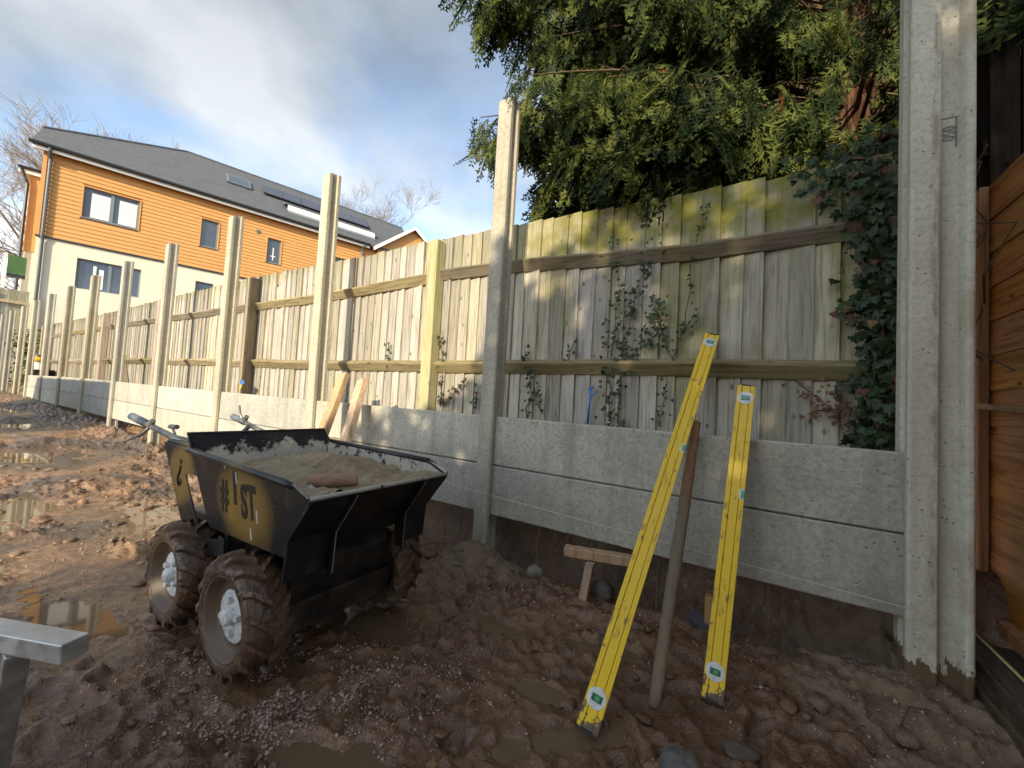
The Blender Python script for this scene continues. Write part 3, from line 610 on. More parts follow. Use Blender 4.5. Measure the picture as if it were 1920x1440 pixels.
for a, b, c, d, kind in WIN:
    up = c > ZB; yf = .02 if up else .10
    wd_ = empty('window', (0, 0, 0), parent=house)
    mb = MB(); t = .055
    mb.box(a, b, yf, yf+.07, c, c+t); mb.box(a, b, yf, yf+.07, d-t, d); mb.box(a, a+t, yf, yf+.07, c+t, d-t); mb.box(b-t, b, yf, yf+.07, c+t, d-t)
    if kind.startswith('double'): m_ = (a+b)/2 if kind == 'double' else a+(b-a)*.5; mb.box(m_-.045, m_+.045, yf-.005, yf+.07, c+t, d-t)
    mb.box(a-.02, b+.02, yf-.09, yf+.02, c-.03, c-.001); hp(mb, 'frame', M_GREYF, wd_)
    if up:
        mb = MB(); mb.box(a-.045, a-.002, -.07, .02, c-.04, d+.045); mb.box(b+.002, b+.045, -.07, .02, c-.04, d+.045); mb.box(a-.001, b+.001, -.07, .02, d+.002, d+.045); hp(mb, 'surround', M_CLAD, wd_)
    panes = [(a+t, m_-.046), (m_+.046, b-t)] if kind.startswith('double') else [(a+t, b-t)]
    for q0, q1 in panes:
        hp(MB().box(q0, q1, yf+.03, yf+.036, c+t, d-t), 'pane', M_GLASS, wd_)
        if kind == 'double':
            mb = MB(); z = c+t+.02
            while z < d-t-.12: mb.box(q0+(q1-q0)*.22, q1-.01, yf+.012, yf+.02, z, z+.034); z += .042
            o = hp(mb, 'blind', M_BLIND, wd_); o['kind'] = 'stuff'
    if kind == 'plain' and a > 6: hp(MB().box(a+.25, a+.29, yf+.02, yf+.028, c+.15, c+.75).box(a+.17, a+.38, yf+.02, yf+.028, c+.32, c+.36), 'ornament', M_WHITE, wd_)
    if kind == 'double2': hp(MB().box(a+.42, a+.5, yf+.02, yf+.028, c+.2, c+.95).box(a+.58, a+.7, yf+.02, yf+.028, c+.1, c+.85), 'curtain', M_WHITE, wd_)
hp(MB().box(6.46, 6.6, -.075, -.03, 8.13, 8.27), 'vent', M_PIPE)
# roof: half hipped at the near end
PIT = R(40); ta = math.tan(PIT); yE, yR = -.36, 3.45; zE = 9.1; zR = zE+(yR-yE)*ta; yB = 2*yR-yE; u1 = 1.25
def rz_(u): return zE+u*ta
E0, E1, Pp, Q, H1, B1, B0 = (-.28, yE, zE), (HL+.2, yE, zE), (-.28, yE+u1, rz_(u1)), (3.8, yR, zR), (HL+.2, yR, zR), (HL+.2, yB, zE), (-.28, yB, zE)
P2 = (-.28, yB-u1, rz_(u1)); th_ = .1
def slab(poly, n, dn): return [tuple(np.array(q)-np.array(n)*dn) for q in poly]
mb = MB()
for poly in ([E0, E1, H1, Q, Pp], [B1, B0, P2, Q, H1], [P2, Pp, Q]):
    nrm = np.cross(np.array(poly[1])-np.array(poly[0]), np.array(poly[-1])-np.array(poly[0])); nrm = nrm/np.linalg.norm(nrm); nrm = nrm*(1 if nrm[2] > 0 else -1)
    low = slab(poly, (0, 0, 1), th_); n = len(poly); mb.add(list(poly)+low, [tuple(range(n)), tuple(range(n, 2*n))[::-1]]+[(i, (i+1) % n, n+(i+1) % n, n+i) for i in range(n)])
rf = hp(mb, 'roof', M_SLATE)
mb = MB().prism([(yE+.3, ZE+.02), (yE+u1+.1, rz_(u1)-.15), (yB-u1-.1, rz_(u1)-.15), (yB-.3, ZE+.02)], .02, .27, 'x'); hp(mb, 'gable_wall', M_CLAD)
mb = MB().tube([Pp, Q], .06, 6).tube([Q, H1], .06, 6); hp(mb, 'ridge_tiles', M_SLATE, rf)
mb = MB().box(-.26, 11.6, yE+.02, yE+.06, zE-.22, zE-.08).box(-.26, 11.6, yE+.061, 0, zE-.14, zE-.1); hp(mb, 'fascia', M_WHITE)
mb = MB(); mb.tube([(-.32, yE-.06, zE-.05), (11.6, yE-.06, zE-.05)], .065, 8); hp(mb, 'gutter', M_BLACK)
def pipe(x):
    mb = MB().tube([(x, yE-.04, zE-.08), (x, yE-.02, zE-.2), (x, -.13, zE-.42), (x, -.13, ZB), (x, -.09, ZB-.15), (x, -.09, -.2)], .05, 8); hp(mb, 'downpipe', M_PIPE)
pipe(.16); pipe(11.3)
def on_roof(s, u, h=0.): return (s-0., yE+u-h*math.sin(PIT), rz_(u)+h*math.cos(PIT))
def roof_box(mb, s0, s1, u0, u1_, h0, h1, m=0):
    v = [on_roof(s, u, h) for h in (h0, h1) for u in (u0, u1_) for s in (s0, s1)]
    mb.add(v, [(0, 2, 3, 1), (4, 5, 7, 6), (0, 1, 5, 4), (2, 6, 7, 3), (0, 4, 6, 2), (1, 3, 7, 5)], m)
for k in range(6):
    s0 = 6.8+k*.9; mb = MB(); roof_box(mb, s0, s0+.87, 1.86, 2.72, .08, .12); pn = hp(mb, 'solar_panel', M_SOLAR, rf)
    mb = MB(); roof_box(mb, s0, s0+.87, 1.82, 1.858, .06, .125); roof_box(mb, s0+.871, s0+.899, 1.82, 2.72, .06, .125)
    o = mb.build('panel_edge', M_BLACK, house, local=True)
mb = MB(); roof_box(mb, 5.3, 6.28, 1.8, 2.62, .03, .1); sk = hp(mb, 'skylight', M_GREYF, rf)
mb = MB(); roof_box(mb, 5.38, 6.2, 1.9, 2.54, .101, .11); hp(mb, 'skylight_pane', M_GLASS, house)
mb = MB()   # long low dormer: white fascia, lead roof
zd = rz_(1.45); mb.prism([(yE+.62, rz_(.62)+.02), (yE+.62, rz_(.62)+.10), (yE+1.5, zd+.06), (yE+1.5, zd-.2)], 7.75, 12.1, 'x'); hp(mb, 'dormer_roof', M_LEAD, rf)
mb = MB().box(7.72, 12.13, yE+.78, yE+.82, rz_(.8)+.06, rz_(.8)+.34); hp(mb, 'dormer_fascia', M_WHITE, rf)
mb = MB().prism([(yE+.82, rz_(.8)+.3), (yE+.75, rz_(.8)+.345), (yE+1.75, rz_(1.7)+.05), (yE+1.75, rz_(1.7)-.1)], 7.6, 12.2, 'x'); hp(mb, 'dormer_cap', M_SLATE, rf)
# cross gable at the far end
gx0, gx1, ga = 11.75, 16.6, 14.1; gzt = 10.9; gy = -.55
mb = MB().prism([(gx0+.35, -1), (gx0+.35, zE-.05), (ga, gzt-.12), (gx1-.35, zE-.05), (gx1-.35, -1)], gy+.25, gy+.45, 'y'); hp(mb, 'cross_gable_wall', M_CLAD)
mb = MB()
for a, b in ((gx0, ga), (ga, gx1)):
    za, zb = (zE-.1, gzt) if a == gx0 else (gzt, zE-.1)
    v = [(a, gy, za), (b, gy, zb), (b, yR, zb), (a, yR, za)]; mb.add(v+[(q[0], q[1], q[2]-.1) for q in v], [(0, 1, 2, 3), (7, 6, 5, 4), (0, 1, 5, 4), (1, 2, 6, 5), (2, 3, 7, 6), (3, 0, 4, 7)])
hp(mb, 'cross_gable_roof', M_SLATE)
mb = MB()
for a, b in ((gx0, ga), (ga, gx1)):
    za, zb = (zE-.1, gzt) if a == gx0 else (gzt, zE-.1); mb.add([(a, gy-.03, za-.02), (b, gy-.03, zb-.02), (b, gy-.03, zb-.24), (a, gy-.03, za-.24), (a, gy, za-.02), (b, gy, zb-.02), (b, gy, zb-.24), (a, gy, za-.24)], [(0, 1, 2, 3), (7, 6, 5, 4), (0, 4, 5, 1), (3, 2, 6, 7), (0, 3, 7, 4), (1, 5, 6, 2)])
hp(mb, 'bargeboard', M_WHITE)
# set-back wing showing past the near corner
hp(MB().box(-.85, 1.5, 3.2, 6.6, ZB, 9.1), 'wing_wall', M_CLAD); hp(MB().box(-.83, 1.5, 3.22, 6.6, -.5, ZB-.01), 'wing_lower_wall', M_CREAM)
hp(MB().box(-1.15, .2, 3.05, 6.7, 9.0, 9.22), 'wing_soffit', M_WHITE); hp(MB().tube([(-1.15, 3.0, 9.2), (1.4, 3.0, 9.2)], .06, 8).tube([(-1.1, 3.02, 9.2), (-.9, 3.1, 8.6), (-.9, 3.1, -.3)], .05, 8), 'wing_gutter', M_BLACK)
tag(house, 'large house with orange timber cladding above cream render and a grey slate roof', 'house')

# ------------------------------------------------------------------ far left: tall fence, sale sign, stacked sleepers
ff = empty('far_fence', (-20.95, 1.6, .4)); fm = None
for k in range(17):
    y = .75+k*.106; mb = MB().box(-20.96, -20.94, y-.051, y+.051, .4, 3.75+random.uniform(-.02, .02)); mb.build('board', M_FB, ff)
MB().box(-20.935, -20.87, .7, 2.52, 3.3, 3.39).build('rail', M_WPOST, ff); MB().box(-20.935, -20.87, .7, 2.52, 2.0, 2.09).build('rail', M_WPOST, ff); MB().box(-20.935, -20.84, 1.55, 1.65, .3, 3.7).build('post', M_WPOST, ff)
tag(ff, 'tall timber fence at the far left end of the site', 'fence')
sg = empty('sale_sign', (-23.2, 2.33, 0)); MB().box(-23.23, -23.17, 2.10, 2.17, 0, 5.35).build('post', M_WHITE, sg)
M_SIGN = plain('green_sign_face', (.06, .16, .05), .5, 0, .4, 3); MB().box(-23.22, -23.18, 2.19, 2.62, 4.65, 5.3).build('board', M_SIGN, sg); MB().box(-23.225, -23.175, 2.19, 2.62, 4.5, 4.64).build('lower_strip', M_BLACK, sg)
tag(sg, 'green board on a white post beyond the far fence', 'sign')
st = empty('sleeper_stack', (-15.4, 2.2, .5))
for k in range(5):
    a = random.uniform(-.05, .05); MB().box(-15.95+a, -14.85+a, 2.1, 2.3, .55+k*.115, .66+k*.115).build('sleeper', M_DARKF, st, bevel=.008)
tag(st, 'stack of dark timber sleepers behind the far gravel boards', 'sleeper stack')
lv = empty('site_device', (-15.9, 2.16, 1.125)); M_YEL = plain('yellow_plastic', (.75, .45, .03), .4)  # small device of unknown use
MB().lathe([(0, 1.125), (.16, 1.125), (.08, 1.3), (.07, 1.34), (0, 1.34)], 16, (-15.9, 2.16, 0), 'z').build('base', M_WHITE, lv); MB().lathe([(0, 1.341), (.13, 1.341), (.15, 1.38), (.14, 1.44), (.05, 1.46), (0, 1.46)], 16, (-15.9, 2.16, 0), 'z').build('cap', M_YEL, lv); MB().lathe([(0, 1.461), (.07, 1.461), (.06, 1.5), (0, 1.51)], 12, (-15.9, 2.16, 0), 'z').build('knob', M_BLACK, lv)
tag(lv, 'small yellow and white device on the stacked sleepers at far left', 'device')
o = MB(); M_HEDGE = leaf_mat('hedge_leaf', (.05, .1, .03), (.09, .14, .04))
for k in range(900):
    c = Vector((-18.7+random.gauss(0, .5), 2.3+random.gauss(0, .1), random.uniform(.5, 2.3))); d = Vector((random.gauss(0, 1), random.gauss(0, 1), random.gauss(0, 1))).normalized()*.05; e = d.orthogonal().normalized()*.03
    o.add([c-d, c+e, c+d, c-e], [(0, 1, 2, 3)])
o = o.build('climber', M_HEDGE); tag(o, 'green climber growing between the farthest concrete posts', 'climber', kind='stuff')

# ------------------------------------------------------------------ bare winter trees behind the house
M_BARE = plain('bare_twigs', (.36, .29, .23), .9, 0, .35, 1.5)
def bare_tree(base, H, spread, seed, label, ndepth=5, lean=(0, 0)):
    r_ = random.Random(seed); tr = MB(); lb = MB(); root = empty('bare_tree', base)
    def grow(p, d, L, rad, dep, mb):
        pts = [p]; q = p; dd = d.copy(); k = 4 if dep > 2 else 3
        for i in range(k):
            dd = (dd + Vector((r_.gauss(0, .17), r_.gauss(0, .17), r_.gauss(.03, .12)))).normalized(); q = q+dd*L/k; pts.append(q)
        mb.tube(pts, [max(.009, rad*(1-.45*i/k)) for i in range(k+1)], 6 if dep > 3 else 3, False)
        if dep == 0: return
        nch = 3 if dep > 4 else (4 if dep > 2 else 6)
        for i in range(nch):
            t = r_.uniform(.35, 1) if i else 1.; ip = min(k-1, int(t*k)); s = pts[ip].lerp(pts[ip+1], t*k-ip if t < 1 else 1)
            a = dd.orthogonal().normalized(); a.rotate(Matrix.Rotation(r_.uniform(0, 6.28), 3, dd)); ang = r_.uniform(.35, .95)*spread
            nd = (dd*math.cos(ang)+a*math.sin(ang)+Vector((0, 0, .12))).normalized(); grow(s, nd, L*r_.uniform(.55, .8), rad*.55, dep-1, lb)
    grow(Vector(base), Vector((lean[0], lean[1], 1)).normalized(), H*.34, H*.010, ndepth, tr)
    tr.build('trunk', M_BARE, root, smooth=True); o = lb.build('crown', M_BARE, root); tag(root, label, 'tree', 'bare trees behind the house')
bare_tree((-46, 4.6, 0), 25.5, 1., 3, 'bare winter tree rising left of the house', 6)
bare_tree((-44, 9.0, 0), 28.5, .95, 8, 'bare winter tree showing above the left end of the slate roof', 6)
bare_tree((-36, 24.5, 0), 23.5, .95, 21, 'bare winter tree above the right end of the slate roof', 6)
bare_tree((-43, 13.0, 0), 26.5, .9, 33, 'bare treetop above the middle of the slate roof', 5)

# ------------------------------------------------------------------ conifer overhanging the fence
def foliage_mat(name, a, b, c3, sc=1.6, trans=.25):
    g = G(name, .65, spec=.12); p = g.co('World'); n = g.noise(p, sc, 3); n2 = g.noise(p, 7, 2)
    isl = g.node('ShaderNodeNewGeometry').outputs['Random Per Island']
    c = g.mix(g.ramp(n, [(.35, 0), (.65, 1)]), a, b); c = g.mix(g.ramp(n2, [(.45, 0), (.62, .9)]), c, c3); c = g.hsv(c, .5, 1, g.math('ADD', g.math('MULTIPLY', isl, .5), .75))
    g.color(c); tr = g.node('ShaderNodeBsdfTranslucent'); g.put(tr.inputs[0], c); ms = g.node('ShaderNodeMixShader'); ms.inputs[0].default_value = trans
    g.t.links.new(g.b.outputs[0], ms.inputs[1]); g.t.links.new(tr.outputs[0], ms.inputs[2]); g.t.links.new(ms.outputs[0], g.t.nodes['Material Output'].inputs[0]); return g
M_CON = foliage_mat('conifer_foliage', (.012, .023, .009), (.028, .045, .013), (.14, .165, .042)); M_CONB = foliage_mat('dead_conifer_foliage', (.28, .10, .035), (.36, .15, .05), (.2, .08, .03))  # pale third tone paints sunlit tips into the conifer foliage
g = G('conifer_bark', .9, spec=.2); M_BARK = g; p = g.co('World'); n = g.noise(g.map(p, (1, 1, .1)), 26, 5, .65, .6); g.color(g.ramp(n, [(.34, (.015, .007, .005)), (.5, (.06, .028, .017)), (.68, (.16, .085, .05))])); g.bump(n, .9, .03)
M_TWIG = plain('conifer_twig', (.14, .09, .05), .9, 0, .4, 8)
def spray_template(seed):
    r_ = np.random.default_rng(seed); T = []
    def tri(a, b, w_):
        a = np.array(a); b = np.array(b); d = b-a; nrm = np.array([-d[1], d[0], 0]); nrm = nrm/(np.linalg.norm(nrm)+1e-9)*w_
        m = a+d*.45; T.extend([[a, m+nrm, b], [a, b, m-nrm]])
    tri((0, 0, 0), (r_.normal(0, .04), 1, 0), .012)
    for i in range(11):
        t = .06+.9*i/10
        for sd in (-1, 1):
            L = (.34*(1-t)**.8+.07)*r_.uniform(.7, 1.15); an = r_.uniform(.55, .95); a = np.array([0, t, 0]); d = np.array([sd*math.sin(an), math.cos(an), r_.normal(0, .12)]); b = a+d*L
            tri(a, b, .02)
            k = 2 if L > .16 else 1
            for q in range(k):
                s_ = (q+1)/(k+1); c0 = a+d*L*s_
                for s2 in (-1, 1):
                    an2 = an+s2*.75; d2 = np.array([sd*math.sin(an2), math.cos(an2), r_.normal(0, .2)]); tri(c0, c0+d2*L*.42*r_.uniform(.7, 1.2), .016)
    T = np.array(T); T[..., 2] -= .22*T[..., 1]**2+.35*T[..., 0]**2; return T
STPL = [spray_template(k) for k in range(4)]
def sprays(name, pos, dirs, size, mat, parent, seed=0):
    r_ = np.random.default_rng(seed); V = []
    pos = np.array(pos); dirs = np.array(dirs); size = np.array(size); dirs /= np.linalg.norm(dirs, axis=1, keepdims=True)
    up = np.stack([r_.normal(0, .7, len(pos)), r_.normal(-.5, .7, len(pos)), r_.normal(.5, .5, len(pos))], 1)
    x = np.cross(dirs, up); x /= np.linalg.norm(x, axis=1, keepdims=True); z = np.cross(x, dirs)
    ch = r_.integers(0, 4, len(pos))
    for k in range(4):
        m = ch == k; T = STPL[k].reshape(-1, 3); P = pos[m][:, None]+size[m][:, None, None]*(x[m][:, None]*T[None, :, :1]+dirs[m][:, None]*T[None, :, 1:2]+z[m][:, None]*T[None, :, 2:3]); V.append(P.reshape(-1, 3))
    V = np.concatenate(V); o = npobj(name, npmesh(name, V-np.array(ROOTLOC[root_of(parent)]), np.arange(len(V)).reshape(-1, 3), mat), parent); return o
TX, TY = .60, 3.95
con = empty('conifer_tree', (TX, TY, .3))
mb = MB(); mb.tube([(TX+.02*math.sin(k*2), TY, .1+k*.7) for k in range(14)], [.21-.0135*k for k in range(14)], 20); mb.build('trunk', M_BARK, con, smooth=True)
lb = MB(); SP, SDr, SS, DP, DD, DS = [], [], [], [], [], []; r_ = random.Random(4)
def limb(az, h0, L, zt, nsp, s0=.3, size=(.26, .44), fan=2, droop=.16):
    d0 = Vector((math.cos(az), math.sin(az), 0)); P_ = []; n = 9; wob = r_.uniform(-.25, .25)
    for i in range(n+1):
        t = i/n; a2 = az+wob*t*(1-t); P_.append(Vector((TX+math.cos(a2)*L*t, TY+math.sin(a2)*L*t, h0+(zt-h0)*t*t+droop*math.sin(math.pi*t))))
    lb.tube(P_, [.026*(1-.9*i/n)*(.4+L/4) for i in range(n+1)], 6, False)
    for k in range(4 if nsp else 0):
        SP.append(P_[-1].lerp(P_[-2], k*.2)); SDr.append(d0*.6+Vector((r_.gauss(0, .3), r_.gauss(0, .3), -.7-.2*k))); SS.append(r_.uniform(*size))
    for k in range(nsp):
        t = s0+(1-s0)*r_.random()**.7; ip = min(n-1, int(t*n)); c = P_[ip].lerp(P_[ip+1], t*n-ip); side = Vector((-math.sin(az), math.cos(az), 0))*r_.choice((-1, 1))
        w_ = .6*(1.1-t)*r_.random(); c2 = c+side*w_+Vector((0, 0, -.1*r_.random()-w_*.3))
        if k % 3 == 0 and w_ > .1: lb.tube([c, c.lerp(c2, .5)+Vector((0, 0, .03)), c2], [.008, .006, .003], 4, False)
        dead = r_.random() < .02
        for q in range(fan if not dead else 1):
            d = d0*r_.uniform(-.05, .45)+side*r_.uniform(-.15, .45)+Vector((r_.gauss(0, .2), r_.gauss(0, .2), -r_.uniform(.6, 1.2)))
            p_ = c2+Vector((r_.gauss(0, .04), r_.gauss(0, .04), -.14*q*r_.random()))
            if dead: DP.append(p_); DD.append(d); DS.append(r_.uniform(.16, .28))
            else: SP.append(p_); SDr.append(d); SS.append(r_.uniform(*size))
def lmax(zt, azd): return (2.3+.32*min(zt-2.3, 2.6))*(.88 if azd > 233 else 1)*(.93 if azd < 196 else 1)
for i in range(92):        # the side over the fence: dense and pendulous
    azd = r_.uniform(160, 240); zt = 2.62+2.8*r_.random()**1.1; limb(R(azd), zt+r_.uniform(-.35, .35), lmax(zt, azd)*r_.uniform(.62, 1.), zt, 24, .32)
for i in range(16): zt = r_.uniform(2.52, 2.85); azd = r_.uniform(203, 241); limb(R(azd), zt+r_.uniform(-.2, .3), lmax(zt, azd)*r_.uniform(.8, 1.), zt, 26, .4)
limb(R(221), 3.0, 2.95, 2.86, 30, .62, (.2, .34)); limb(R(226), 3.2, 2.72, 3.0, 26, .5, (.2, .36)); limb(R(214), 4.2, 3.1, 4.2, 34, .5)
for i in range(26):        # thin bare sector in front of the trunk
    azd = r_.uniform(242, 335); zt = r_.uniform(2.4, 4.8); limb(R(azd), zt+r_.uniform(-.3, .2), r_.uniform(.7, 1.7), zt, r_.choice((0, 0, 2, 5)), .6, (.2, .34), 2, .05)
for i in range(120): azd = r_.uniform(-45, 165); zt = 2.2+3.4*r_.random(); limb(R(azd), zt, r_.uniform(1.2, 2.7), zt-.1, 12, .2, (.45, .75), 1)
for i in range(70): azd = r_.uniform(0, 360); zt = 5.2+3.8*r_.random(); limb(R(azd), zt+.3, max(.5, 2.9*(1-(zt-4.6)/5.2))*r_.uniform(.7, 1), zt, 11, .2, (.5, .8), 1)
sprays('crown', SP, SDr, SS, M_CON, con, 1); sprays('dead_sprays', DP, DD, DS, M_CONB, con, 2)['kind'] = 'stuff'
lb.build('limbs', M_TWIG, con)
tag(con, 'big dark green conifer with drooping sprays overhanging the timber fence', 'tree')

# ------------------------------------------------------------------ right edge: orange panel, dark shed, timber scraps
pan = empty('fence_panel', (.83, 1.65, .24))
for k in range(12):
    z = .245+k*.146; dy = random.uniform(-.004, .004)
    MB().prism([(.822, z), (.836, z), (.836, z+.158), (.829, z+.158)], .76, 2.50+dy, 'y').build('slat', M_ORANGE, pan)
for y in (.76, 1.62, 2.475): MB().box(.79, .8205, y-.022, y+.022, .2, 2.0).build('batten', M_ORANGEV, pan, bevel=.003)
MB().box(.785, .85, .74, 2.5, .19, .243).build('bottom_rail', M_ORANGEV, pan, bevel=.003)
tag(pan, 'orange-stained slatted fence panel at the right edge', 'fence panel')
shed = empty('dark_shed', (2.2, 3.2, .3))
for k in range(22):
    x = 1.0+k*.112; gap = random.uniform(0, .008)
    MB().box(x, x+.108-gap, 2.98, 3.0, .3, 3.05+random.uniform(-.01, .01)).build('board', M_DARKF, shed)
MB().box(.98, 3.5, 3.001, 3.06, 2.4, 2.5).build('rail', M_DARKF, shed); MB().box(.98, 3.5, 3.001, 3.06, .9, 1.0).build('rail', M_DARKF, shed); MB().box(.98, 1.05, 3.07, 5.0, .3, 3.0).build('side_wall', M_DARKF, shed)
tag(shed, 'dark boarded shed wall in shade behind the orange panel', 'shed')
def timber(a, b, wx, wy, label, m=M_OLD, name='timber_offcut', bv=.004, group=None):
    o = MB().bar(a, b, wx, wy, m=0).build(name, m, bevel=bv); tag(o, label, 'timber', group); return o
timber((.66, 2.5, .2), (.8, 1.4, .05), .1, .035, 'old brown plank lying along the foot of the orange panel')
timber((.72, 2.65, .14), (.98, 1.35, .13), .12, .04, 'dark wet timber half buried behind the corner post')
timber((.63, 2.2, .12), (.74, 1.3, .0), .05, .05, 'thin brown timber nearest the corner post foot')
o = MB().tube([(.64, 2.2, .27), (.85, 1.2, .06)], .004, 5).build('yellow_cane', plain('yellow_cane', (.5, .42, .16), .7)); tag(o, 'thin yellow cane lying beside the old planks', 'cane')
o = MB().bar((.78, 2.52, 1.06), (.765, 1.9, 1.02), .012, .022).build('thin_lath', M_FRESH, bevel=.002); tag(o, 'thin wooden lath sticking across the orange panel', 'lath')

M_SHL = foliage_mat('laurel_foliage', (.03, .06, .02), (.05, .09, .025), (.07, .1, .03))
def leafy(name, base, crowns, n, label, grp='evergreen trees behind the viewpoint', lm=None):
    root = empty(name, base); V = []
    for (cx, cy, cz, rx, ry, rz), m in zip(crowns, n):
        d = rng.normal(size=(m, 3)); d /= np.linalg.norm(d, axis=1, keepdims=True); k = rng.random((m, 1))**.45
        c = np.array([cx, cy, cz])+d*k*np.array([rx, ry, rz])*(1+.10*np.sin(5*d[:, :1]+3*d[:, 2:3]))
        a = rng.normal(size=(m, 3)); a /= np.linalg.norm(a, axis=1, keepdims=True); b = np.cross(a, rng.normal(size=(m, 3))); b /= np.linalg.norm(b, axis=1, keepdims=True)
        s = rng.uniform(.06, .11, (m, 1)); V.append(np.stack([c-a*s, c+b*s*.5, c+a*s, c-b*s*.5], 1).reshape(-1, 3))
    V = np.concatenate(V)-np.array(base); npobj('crown', npmesh('crown', V, np.arange(len(V)).reshape(-1, 4), lm or M_SHL), root)
    mb = MB()
    for (cx, cy, cz, rx, ry, rz) in crowns: mb.tube([(base[0], base[1], -.2), (base[0]*.7+cx*.3, base[1], cz*.4), (cx, cy, cz)], [.16, .12, .04], 10)
    mb.build('trunk', M_BARK, root, smooth=True); tag(root, label, 'tree', grp)
M_DKL = foliage_mat('dark_evergreen_foliage', (.008, .015, .006), (.016, .026, .009), (.03, .04, .014))
leafy('evergreen_tree', (2.9, 5.6, .3), [(2.9, 5.6, 3.0, 2.3, 1.2, 3.2)], [26000], 'dark evergreen mass above the orange panel behind the corner post', 'evergreens beyond the fence', M_DKL)
# ------------------------------------------------------------------ behind the camera: what shades the foreground
leafy('evergreen_tree', (2.4, -5., 0), [(2.2, -5, 2.7, 3.35, 1.6, 3.0)], [42000], 'broad evergreen tree behind the viewpoint shading the mud')
leafy('evergreen_tree', (5.2, -5., 0), [(4.9, -5, 4.2, 2.9, 1.6, 4.2)], [42000], 'taller evergreen tree behind the viewpoint shading the corner post')
ct = empty('shading_container', (-10.6, -2.8, .15)); M_CONT = plain('container_paint', (.05, .12, .2), .5, 0, .3, 3)  # unseen container, added to shade the far gravel boards
mb = MB(); k = 0; y0, y1, x0, x1, z0, z1 = -4.0, -1.6, -13.4, -7.82, .3, 2.58
sec = []
def corr(a, b, fixed, ax, out_):
    n = int(abs(b-a)/.14); pts = []
    for i in range(n+1): pts.append((a+(b-a)*i/n, fixed+(out_*.03 if (i//2) % 2 else 0)))
    v = []
    for q, w_ in pts:
        for z in (z0, z1): v.append((q, w_, z) if ax == 'x' else (w_, q, z))
    mb.add(v, [(2*i, 2*i+2, 2*i+3, 2*i+1) for i in range(len(pts)-1)])
corr(x0, x1, y1, 'x', -1); corr(x0, x1, y0, 'x', 1); corr(y0, y1, x0, 'y', 1); corr(y0, y1, x1, 'y', -1); mb.build('walls', M_CONT, ct)
MB().box(x0-.02, x1+.02, y0-.02, y1+.02, z1, z1+.06).build('roof', M_CONT, ct); MB().box(x0-.02, x1+.02, y0-.02, y1+.02, z0-.15, z0).build('floor', M_CONT, ct)
for xx in (x0, x1):
    for yy in (y0, y1): MB().box(xx-.05, xx+.05, yy-.05, yy+.05, z0-.1, z1+.001).build('corner_casting', M_CONT, ct)
tag(ct, 'blue corrugated container added out of view to shade the far gravel boards', 'container')

# ------------------------------------------------------------------ mini dumper, parallel to the fence
dm = empty('mini_dumper', (-1.7, 1.01, 0))
g = G('black_dumper_paint', .38, spec=.5); M_DBLK = g; o_ = g.co('Object'); x_, y_, z_ = g.xyz(o_)
def ell(g, x, z, cx, cz, rx, rz):
    a = g.math('POWER', g.math('DIVIDE', g.math('SUBTRACT', x, cx), rx), 2); b = g.math('POWER', g.math('DIVIDE', g.math('SUBTRACT', z, cz), rz), 2)
    return g.math('ADD', g.math('ADD', a, b), g.math('MULTIPLY', g.math('SUBTRACT', g.noise(o_, 9, 3), .5), .5))
yel = g.math('MAXIMUM', g.step(ell(g, x_, z_, .15, .54, .22, .17), 1.0, .25), g.step(ell(g, x_, z_, -.43, .58, .15, .15), 1.0, .25))
yel = g.math('MULTIPLY', yel, g.step(y_, -.24, -.27))
c = g.mix(g.math('MULTIPLY', yel, .9), (.007, .0075, .009), (.27, .165, .035))
dust = g.ramp(g.noise(o_, 11, 5, .65), [(.54, 0), (.78, .3)]); c = g.mix(dust, c, (.1, .09, .075))
spk = g.math('MULTIPLY', g.ramp(g.voro(o_, 75, 'F1'), [(.0, 1), (.16, 0)]), g.ramp(g.noise(o_, 12, 3), [(.5, 0), (.6, .9)])); c = g.mix(spk, c, (.55, .53, .48))
mudl = g.math('MULTIPLY', g.step(z_, .36, .12), g.ramp(g.noise(o_, 8, 4), [(.38, 0), (.58, .85)])); c = g.mix(mudl, c, (.085, .055, .036))
g.color(c); g.rough(g.math('ADD', g.math('MULTIPLY', g.noise(o_, 6, 3), .3), .25)); g.bump(g.math('ADD', g.noise(o_, 40, 3), spk), .15, .003)
g = G('cement_crust', .9, spec=.2); M_CRUST = g; o_ = g.co('Object'); n = g.noise(o_, 26, 6, .7); x_, y_, z_ = g.xyz(o_)
edge = g.ramp(g.math('ADD', g.noise(o_, 13, 5, .7), g.math('MULTIPLY', g.step(z_, .66, .76), .42)), [(.58, 0), (.68, 1)])
c = g.mix(edge, g.mix(n, (.28, .26, .22), (.47, .44, .38)), (.02, .021, .024)); g.color(c); g.bump(n, .8, .012)
g = G('wet_concrete_mix', .75, spec=.4); M_MIX = g; o_ = g.co('World'); n = g.noise(o_, 45, 5, .7); g.color(g.mix(g.ramp(g.noise(o_, 7, 3), [(.35, 0), (.65, 1)]), g.mix(n, (.15, .112, .062), (.28, .215, .125)), g.mix(n, (.22, .175, .11), (.36, .29, .185)))); g.bump(n, .8, .012)
M_STEN = plain('black_stencil_paint', (.012, .011, .01), .5)
NY, FY = .70, 1.32
M_DRIP0 = plain('scraped_edge', (.22, .215, .2), .6, 0, .75, 40)
mb = MB()
def shell(side):
    y0, y1 = (NY, NY+.035) if side == 0 else (FY, FY-.035)
    return [(-2.03, y0, .755), (-1.97, y0, .699), (-1.23, y0, .678), (-1.13, y0+(.004 if side == 0 else -.004), .638), (-1.30, y1, .42), (-1.84, y1, .405)]
a, b = shell(0), shell(1)
